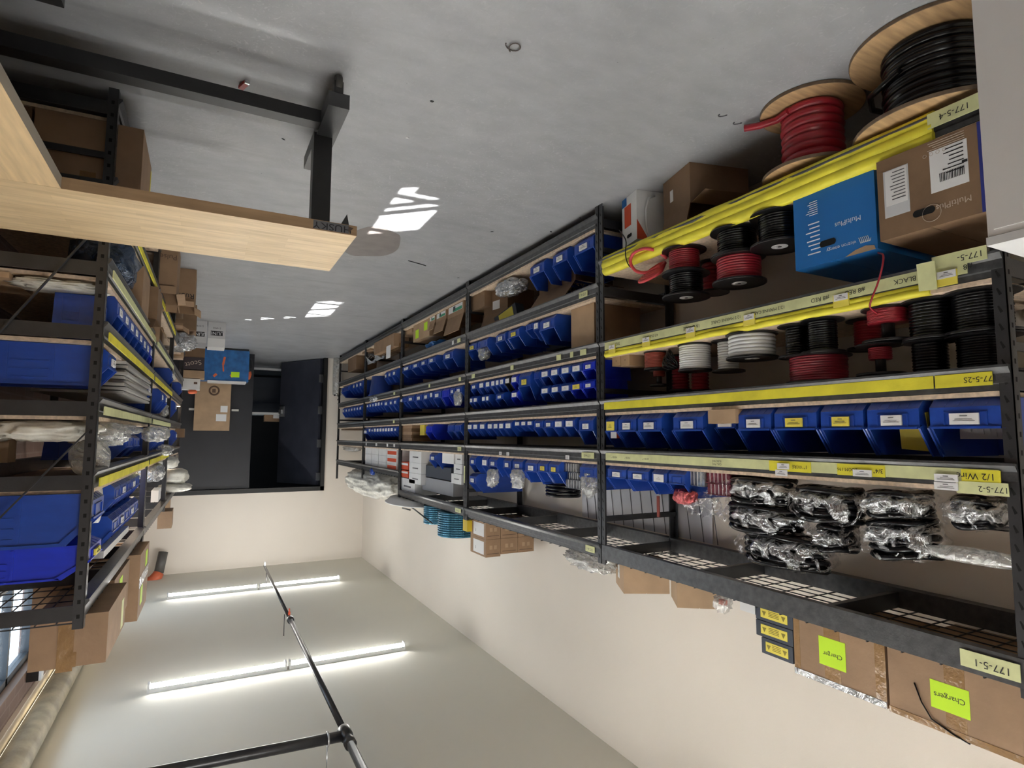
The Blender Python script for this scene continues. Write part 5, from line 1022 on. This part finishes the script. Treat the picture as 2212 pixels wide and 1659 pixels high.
# z 0.745 : row of bins
for i in range(8): rbin('blue bin in the low row of the bench-side rack, %s from near end' % ['first', 'second', 'third', 'fourth', 'fifth', 'sixth', 'seventh', 'eighth'][i], 2.98+0.185*i, 0.175, 0.20, 0.17 if i > 4 else 0.15, 0.747, 'B' if i == 7 else 'b', 'w', off=0.0)
t = thing('plastic_bag', 'white plastic bag draped on the low shelf by the near post', 'plastic bag', rloc(2.72, 0.16, 0.747)); blob((0, 0, 0), (0.28, 0.18, 0.035), 111, 0.25, 4).build('film', WRAP, t)
rbin('blue bin deep behind the near post on the low shelf', 2.79, 0.14, 0.15, 0.16, 0.785, lab=None, off=0.03)
make_box('flat pale carton lid lying on the low shelf near end', rloc(2.78, 0.42, 0.747), (0.26, 0.30, 0.02), RA, CARD2, tape_m=None)
# z 0.43
make_box('brown carton with stamped arrows on the shelf below the blue bin row', rloc(3.75, 0.10, 0.432), (0.22, 0.32, 0.24), RA, CARD, tape_m=None)
make_box('brown open carton by the second post below the blue bin row', rloc(4.2, 0.08, 0.432), (0.24, 0.28, 0.2), RA, CARD3, open_=True)
t = thing('plastic_bag', 'dark blue bag bundle on the shelf behind the workbench', 'plastic bag', rloc(3.2, 0.1, 0.432)); blob((0, 0, 0), (0.24, 0.4, 0.2), 113, 0.3, 3).build('film', film('dark_blue_film', clear=0.1, body=(0.05, 0.08, 0.14)), t)
# top z 1.985 boxes
def rbox(label, y0, y1, off, dx, h, m=CARD, z=1.987, **kw): return make_box(label, rloc((y0+y1)/2, off+dx/2, z), (dx, y1-y0, h), RA, m, **kw)
t = rbox('large brown carton at the near end on top of the bench-side rack', 2.75, 3.25, -0.055, 0.235, 0.185, topseam='y'); 
patch(t, 'packing_tape', PTAPE, '-y', -0.015, 0.035, 0.03, 0.20, -0.25)
patch(t, 'yellow_note', TAPEP, '-x', 0.12, 0.18, 0.05, 0.17, -0.1175)
t = rbox('brown carton with yellow note, second on top of the bench-side rack', 3.32, 3.85, 0.0, 0.30, 0.245, topseam='y'); patch(t, 'yellow_note', NEON, '-x', -0.1, 0.0, 0.03, 0.12, -0.15); patch(t, 'white_slip', WHITE, '-x', -0.14, -0.07, 0.13, 0.19, -0.15)
t = rbox('tall brown taped carton with two notes, third on top of that rack', 3.95, 4.43, -0.04, 0.34, 0.36, topseam='y'); patch(t, 'yellow_note', NEON, '-x', 0.05, 0.15, 0.03, 0.12, -0.17); patch(t, 'yellow_note', NEON, '-x', -0.14, -0.04, 0.2, 0.3, -0.17)
MB().box(-0.1715, -0.17, -0.24, 0.24, 0.13, 0.19).build('clear_tape', film('shiny_tape'), t)
# boxes in the aisle
def abox(label, u0, u1, v0, v1, y, dx, **kw):
    """box in the aisle whose face towards the camera spans u0..u1, v0..v1 at depth y"""
    xa, xb = onY(u0, (v0+v1)/2, y)[0], onY(u1, (v0+v1)/2, y)[0]; za, zb = onY((u0+u1)/2, v0, y)[2], onY((u0+u1)/2, v1, y)[2]
    z0 = kw.pop('z0', max(0.001, za)); 
    return make_box(label, ((xa+xb)/2, y+dx/2, z0), (abs(xa-xb), dx, zb-z0), **kw), (xa+xb)/2, abs(xa-xb)/2, zb-z0
t, cx, hw, h = abox('brown carton with open flaps on the floor before the second rack', 342, 384, 510, 634, 4.55, 0.40, m=CARD, open_=True, flaps={'-y': 165, '+y': 20, '-x': 100}, z0=0.001)
k = text('Pulse', 0.05, (0, -0.201, h*0.3), BINK, t, '-y', 'print')
t, cx, hw, h = abox('open brown carton behind it with print and spread flaps', 386, 423, 576, 662, 5.25, 0.34, m=CARD, open_=True, flaps={'-x': 60, '-y': 130}, z0=0.001)
text('Rubi', 0.06, (0.0, -0.171, h*0.72), INK, t, '-y', 'print')
abox('narrow brown carton with arrows standing on the shelf edge', 286, 308, 566, 608, 3.9, 0.2, m=CARD2, tape_m=None, z0=0.432)
abox('pale brown carton further along the aisle', 363, 396, 677, 702, 6.1, 0.3, m=CARD, open_=True, flaps={'-x': 60}, z0=0.30)
abox('brown carton under the pale one in the aisle', 340, 395, 640, 675, 6.15, 0.3, m=CARD3, tape_m=None, z0=0.001)
abox('tall narrow brown carton beside the second post', 338, 350, 702, 775, 5.6, 0.16, m=CARD3, tape_m=None, z0=0.43)
t, cx, hw, h = abox('brown carton with white flap beside the white printed cartons', 398, 414, 700, 722, 7.0, 0.25, m=CARD2, open_=True, flaps={'-x': 70, '-y': 60}, z0=0.001)
for i, (u0, u1, v0, v1, y) in enumerate(((414, 447, 702, 740, 7.6), (449, 487, 699, 750, 7.6))):
    t, cx, hw, h = abox('white printed supply carton on the aisle floor, %s' % ['beside the wrapped bag', 'nearer the open door'][i], u0, u1, v0, v1, y, 0.3, m=mat('white_card', (0.60, 0.60, 0.61), 0.6), open_=(i == 0), flaps={'-y': 20, '+x': 5}, tape_m=None, z0=0.001, group='white printed supply cartons')
    patch(t, 'logo_plate', INK, '-y', -hw*0.7, hw*0.7, h*0.50 if i == 0 else h*0.36, h*0.72 if i == 0 else h*0.54, -0.15); text('ULINE', 0.052, (0, -0.152, h*0.61 if i == 0 else h*0.45), WINK, t, '-y', 'logo_lettering', 0, 1.0)
    text('S-4740', 0.03, (0, -0.151, h*0.24), GREYINK, t, '-y', 'print')
    if i: patch(t, 'pale_upper', WHITE, '-y', -hw, hw, h*0.66, h, -0.1505)
t = thing('wrapped_bag', 'shiny clear bag of white and green goods in the aisle', 'plastic bag', (onY(377, 730, 6.8)[0], 6.85, onY(377, 712, 6.8)[2])); blob((0, 0, 0), (0.36, 0.3, 0.19), 121, 0.3, 4).build('film', FOIL, t); t.location.z = 0.265
tag(MB().box(0.1, 0.45, 6.7, 7.1, 0.001, 0.262).build('aisle_carton', CARD3), 'brown carton under the shiny wrapped bag', 'box')
DBOX = mat('printed_dark_box', (0.055, 0.04, 0.045), 0.6)
t, cx, hw, h = abox('dark printed paper towel carton stacked in the aisle', 388, 442, 754, 798, 8.1, 0.3, m=DBOX, tape_m=None, z0=0.37)
text('Scott', 0.085, (-hw*0.1, -0.151, h*0.50), TINK, t, '-y', 'brand_lettering', 0.25); text('enuoT', 0.01, (0, -0.15, h*0.1), DBOX, t, '-y', 'print')
bpy.data.objects.remove(t.children[-1])
tag(MB().box(cx-hw, cx+hw, 8.1, 8.4, 0.001, 0.368).build('lower_carton', CARD3), 'open brown carton beneath the dark printed carton', 'box')
t, cx, hw, h2 = abox('flat tan carton on top of the dark printed carton', 388, 442, 800, 816, 8.1, 0.28, m=CARD2, tape_m=None)
t, cx, hw, h = abox('small white printed carton topmost beside the blue bag', 393, 432, 818, 841, 8.15, 0.2, m=WHITEP, tape_m=None); patch(t, 'print_block', BINK, '-y', -hw*0.7, -hw*0.3, h*0.3, h*0.5, -0.1)
tag(blob((onY(415, 845, 8.2)[0], 8.2, onY(415, 842, 8.2)[2]), (0.10, 0.08, 0.05), 131, 0.3, 2).build('orange_cloth', ORANGE), 'orange cloth scrap on the topmost white carton', 'cloth')
t, cx, hw, h = abox('small tan carton held between the wrapped bag and dark carton', 366, 396, 754, 769, 7.4, 0.2, m=CARD2, tape_m=None)
# clutter sticking out of the farther bench-side racks
CL = [(352, 382, 985, 1012, 6.4, WRAP, 'bunch of white wrapped tubes jutting from the second bench-side rack'), (335, 372, 960, 985, 5.6, FILM2, 'clear bag folded over the shelf edge by the yellow tape'), (372, 405, 1012, 1045, 6.9, WRAP, 'white padded envelope bulging out of the high shelf'),
      (365, 410, 1042, 1062, 6.9, WRAP, 'long wrapped white parcel with pointed end on the high shelf'), (340, 362, 870, 905, 6.0, FILM2, 'clear bag bundle with yellow tape on the middle shelf'), (348, 366, 905, 948, 6.2, FILM, 'clear tube curving out of the middle shelf'),
      (330, 352, 1000, 1040, 5.2, FOIL, 'silver and black packets on the shelf behind the second post'), (355, 376, 800, 822, 6.6, WRAP, 'white folded papers on the low shelf of the farther rack')]
for i, (u0, u1, v0, v1, y, m, lab) in enumerate(CL):
    xa, za = onY(u1, v0, y)[0], onY(u1, v0, y)[2]; xb, zb = onY(u0, v1, y)[0], onY(u0, v1, y)[2]
    t = thing('wrapped_parcel', lab, 'parcel', ((xa+xb)/2+0.04, y, za), 0, 'wrapped clutter on the farther racks'); blob((0, 0, 0), (abs(xa-xb)+0.1, 0.36, zb-za), 140+i, 0.25, 3).build('wrapping', m, t)
for i, (u0, u1, v0, v1, y, m, lab) in enumerate(((340, 371, 1105, 1142, 6.3, CARD, 'brown carton on top of the farther bench-side rack'), (352, 366, 1066, 1105, 6.9, CARD2, 'narrow tan carton behind it on the high shelf'), (365, 398, 926, 945, 7.2, CARD3, 'brown tray carton with white edge jutting out'), (326, 342, 1060, 1085, 5.0, WHITEP, 'white and grey carton behind the second post, high shelf'))):
    abox(lab, u0, u1, v0, v1, y, 0.3, m=m, tape_m=None)
for i, (y, z) in enumerate(((5.0, 0.987), (5.35, 0.987), (5.9, 0.747), (4.9, 1.267), (5.4, 1.267), (6.6, 0.987), (6.9, 1.267), (7.4, 0.747))):
    rbin('blue bin among clutter on the farther bench-side racks, number %s in depth' % ['one', 'two', 'three', 'four', 'five', 'six', 'seven', 'eight'][i], y, 0.2, 0.3, 0.16, z, off=-0.02)

# ------------------------------------------------------------------ litter on the floor
def litter(name, label, pts, r_, m): tag(MB().tube(pts, r_, 5).build(name, m), label, 'litter')
p = onZ(1110, 97, 0); litter('wire_scrap', 'curled scrap of dark wire lying on the floor', [(p[0]+0.03*math.cos(a)*(1-a/14), p[1]+0.022*math.sin(a), 0.004+0.001*a) for a in [q*0.45 for q in range(18)]], 0.0022, mat('brown_wire', (0.12, 0.10, 0.09), 0.5))
for i, (u, v) in enumerate(((1560, 248), (1592, 265))):
    p = onZ(u, v, 0); litter('wire_scrap', 'short curled wire scrap near the red reel, %s' % ['nearer the middle', 'nearer the rack'][i], [(p[0]+0.016*math.cos(a), p[1]+0.012*math.sin(a*1.4), 0.003) for a in [q*0.5 for q in range(9)]], 0.002, GREYINK)
a_, b_ = onZ(882, 562, 0), onZ(920, 573, 0); litter('dark_stick', 'thin dark stick lying on the floor past the workbench', [(a_[0], a_[1], 0.004), (b_[0], b_[1], 0.004)], 0.003, INK)
p = onZ(525, 182, 0); t = thing('red_lighter', 'small red object lying on the floor under the workbench', 'litter', (p[0], p[1], 0.001), R(70)); MB().box(-0.03, 0.02, -0.009, 0.009, 0, 0.012).build('body', mat('red_plastic', (0.55, 0.03, 0.02), 0.4), t); MB().box(-0.04, -0.03, -0.008, 0.008, 0, 0.012).build('cap', CHROME, t)
for i, (u, v) in enumerate(((933, 218), (612, 300), (1253, 470), (1190, 500), (990, 600), (1063, 500), (880, 297))):
    p = onZ(u, v, 0); q = MB().prism_z([(p[0]+0.008*math.cos(a+i), p[1]+0.006*math.sin(a)) for a in [0, 1.2, 2.3, 3.6, 5]], 0.0005, 0.003); tag(q.build('debris_speck', INK if i != 6 else WHITE), 'tiny %s speck of debris on the open floor' % ('dark' if i != 6 else 'white'), 'litter', 'specks of debris on the floor')
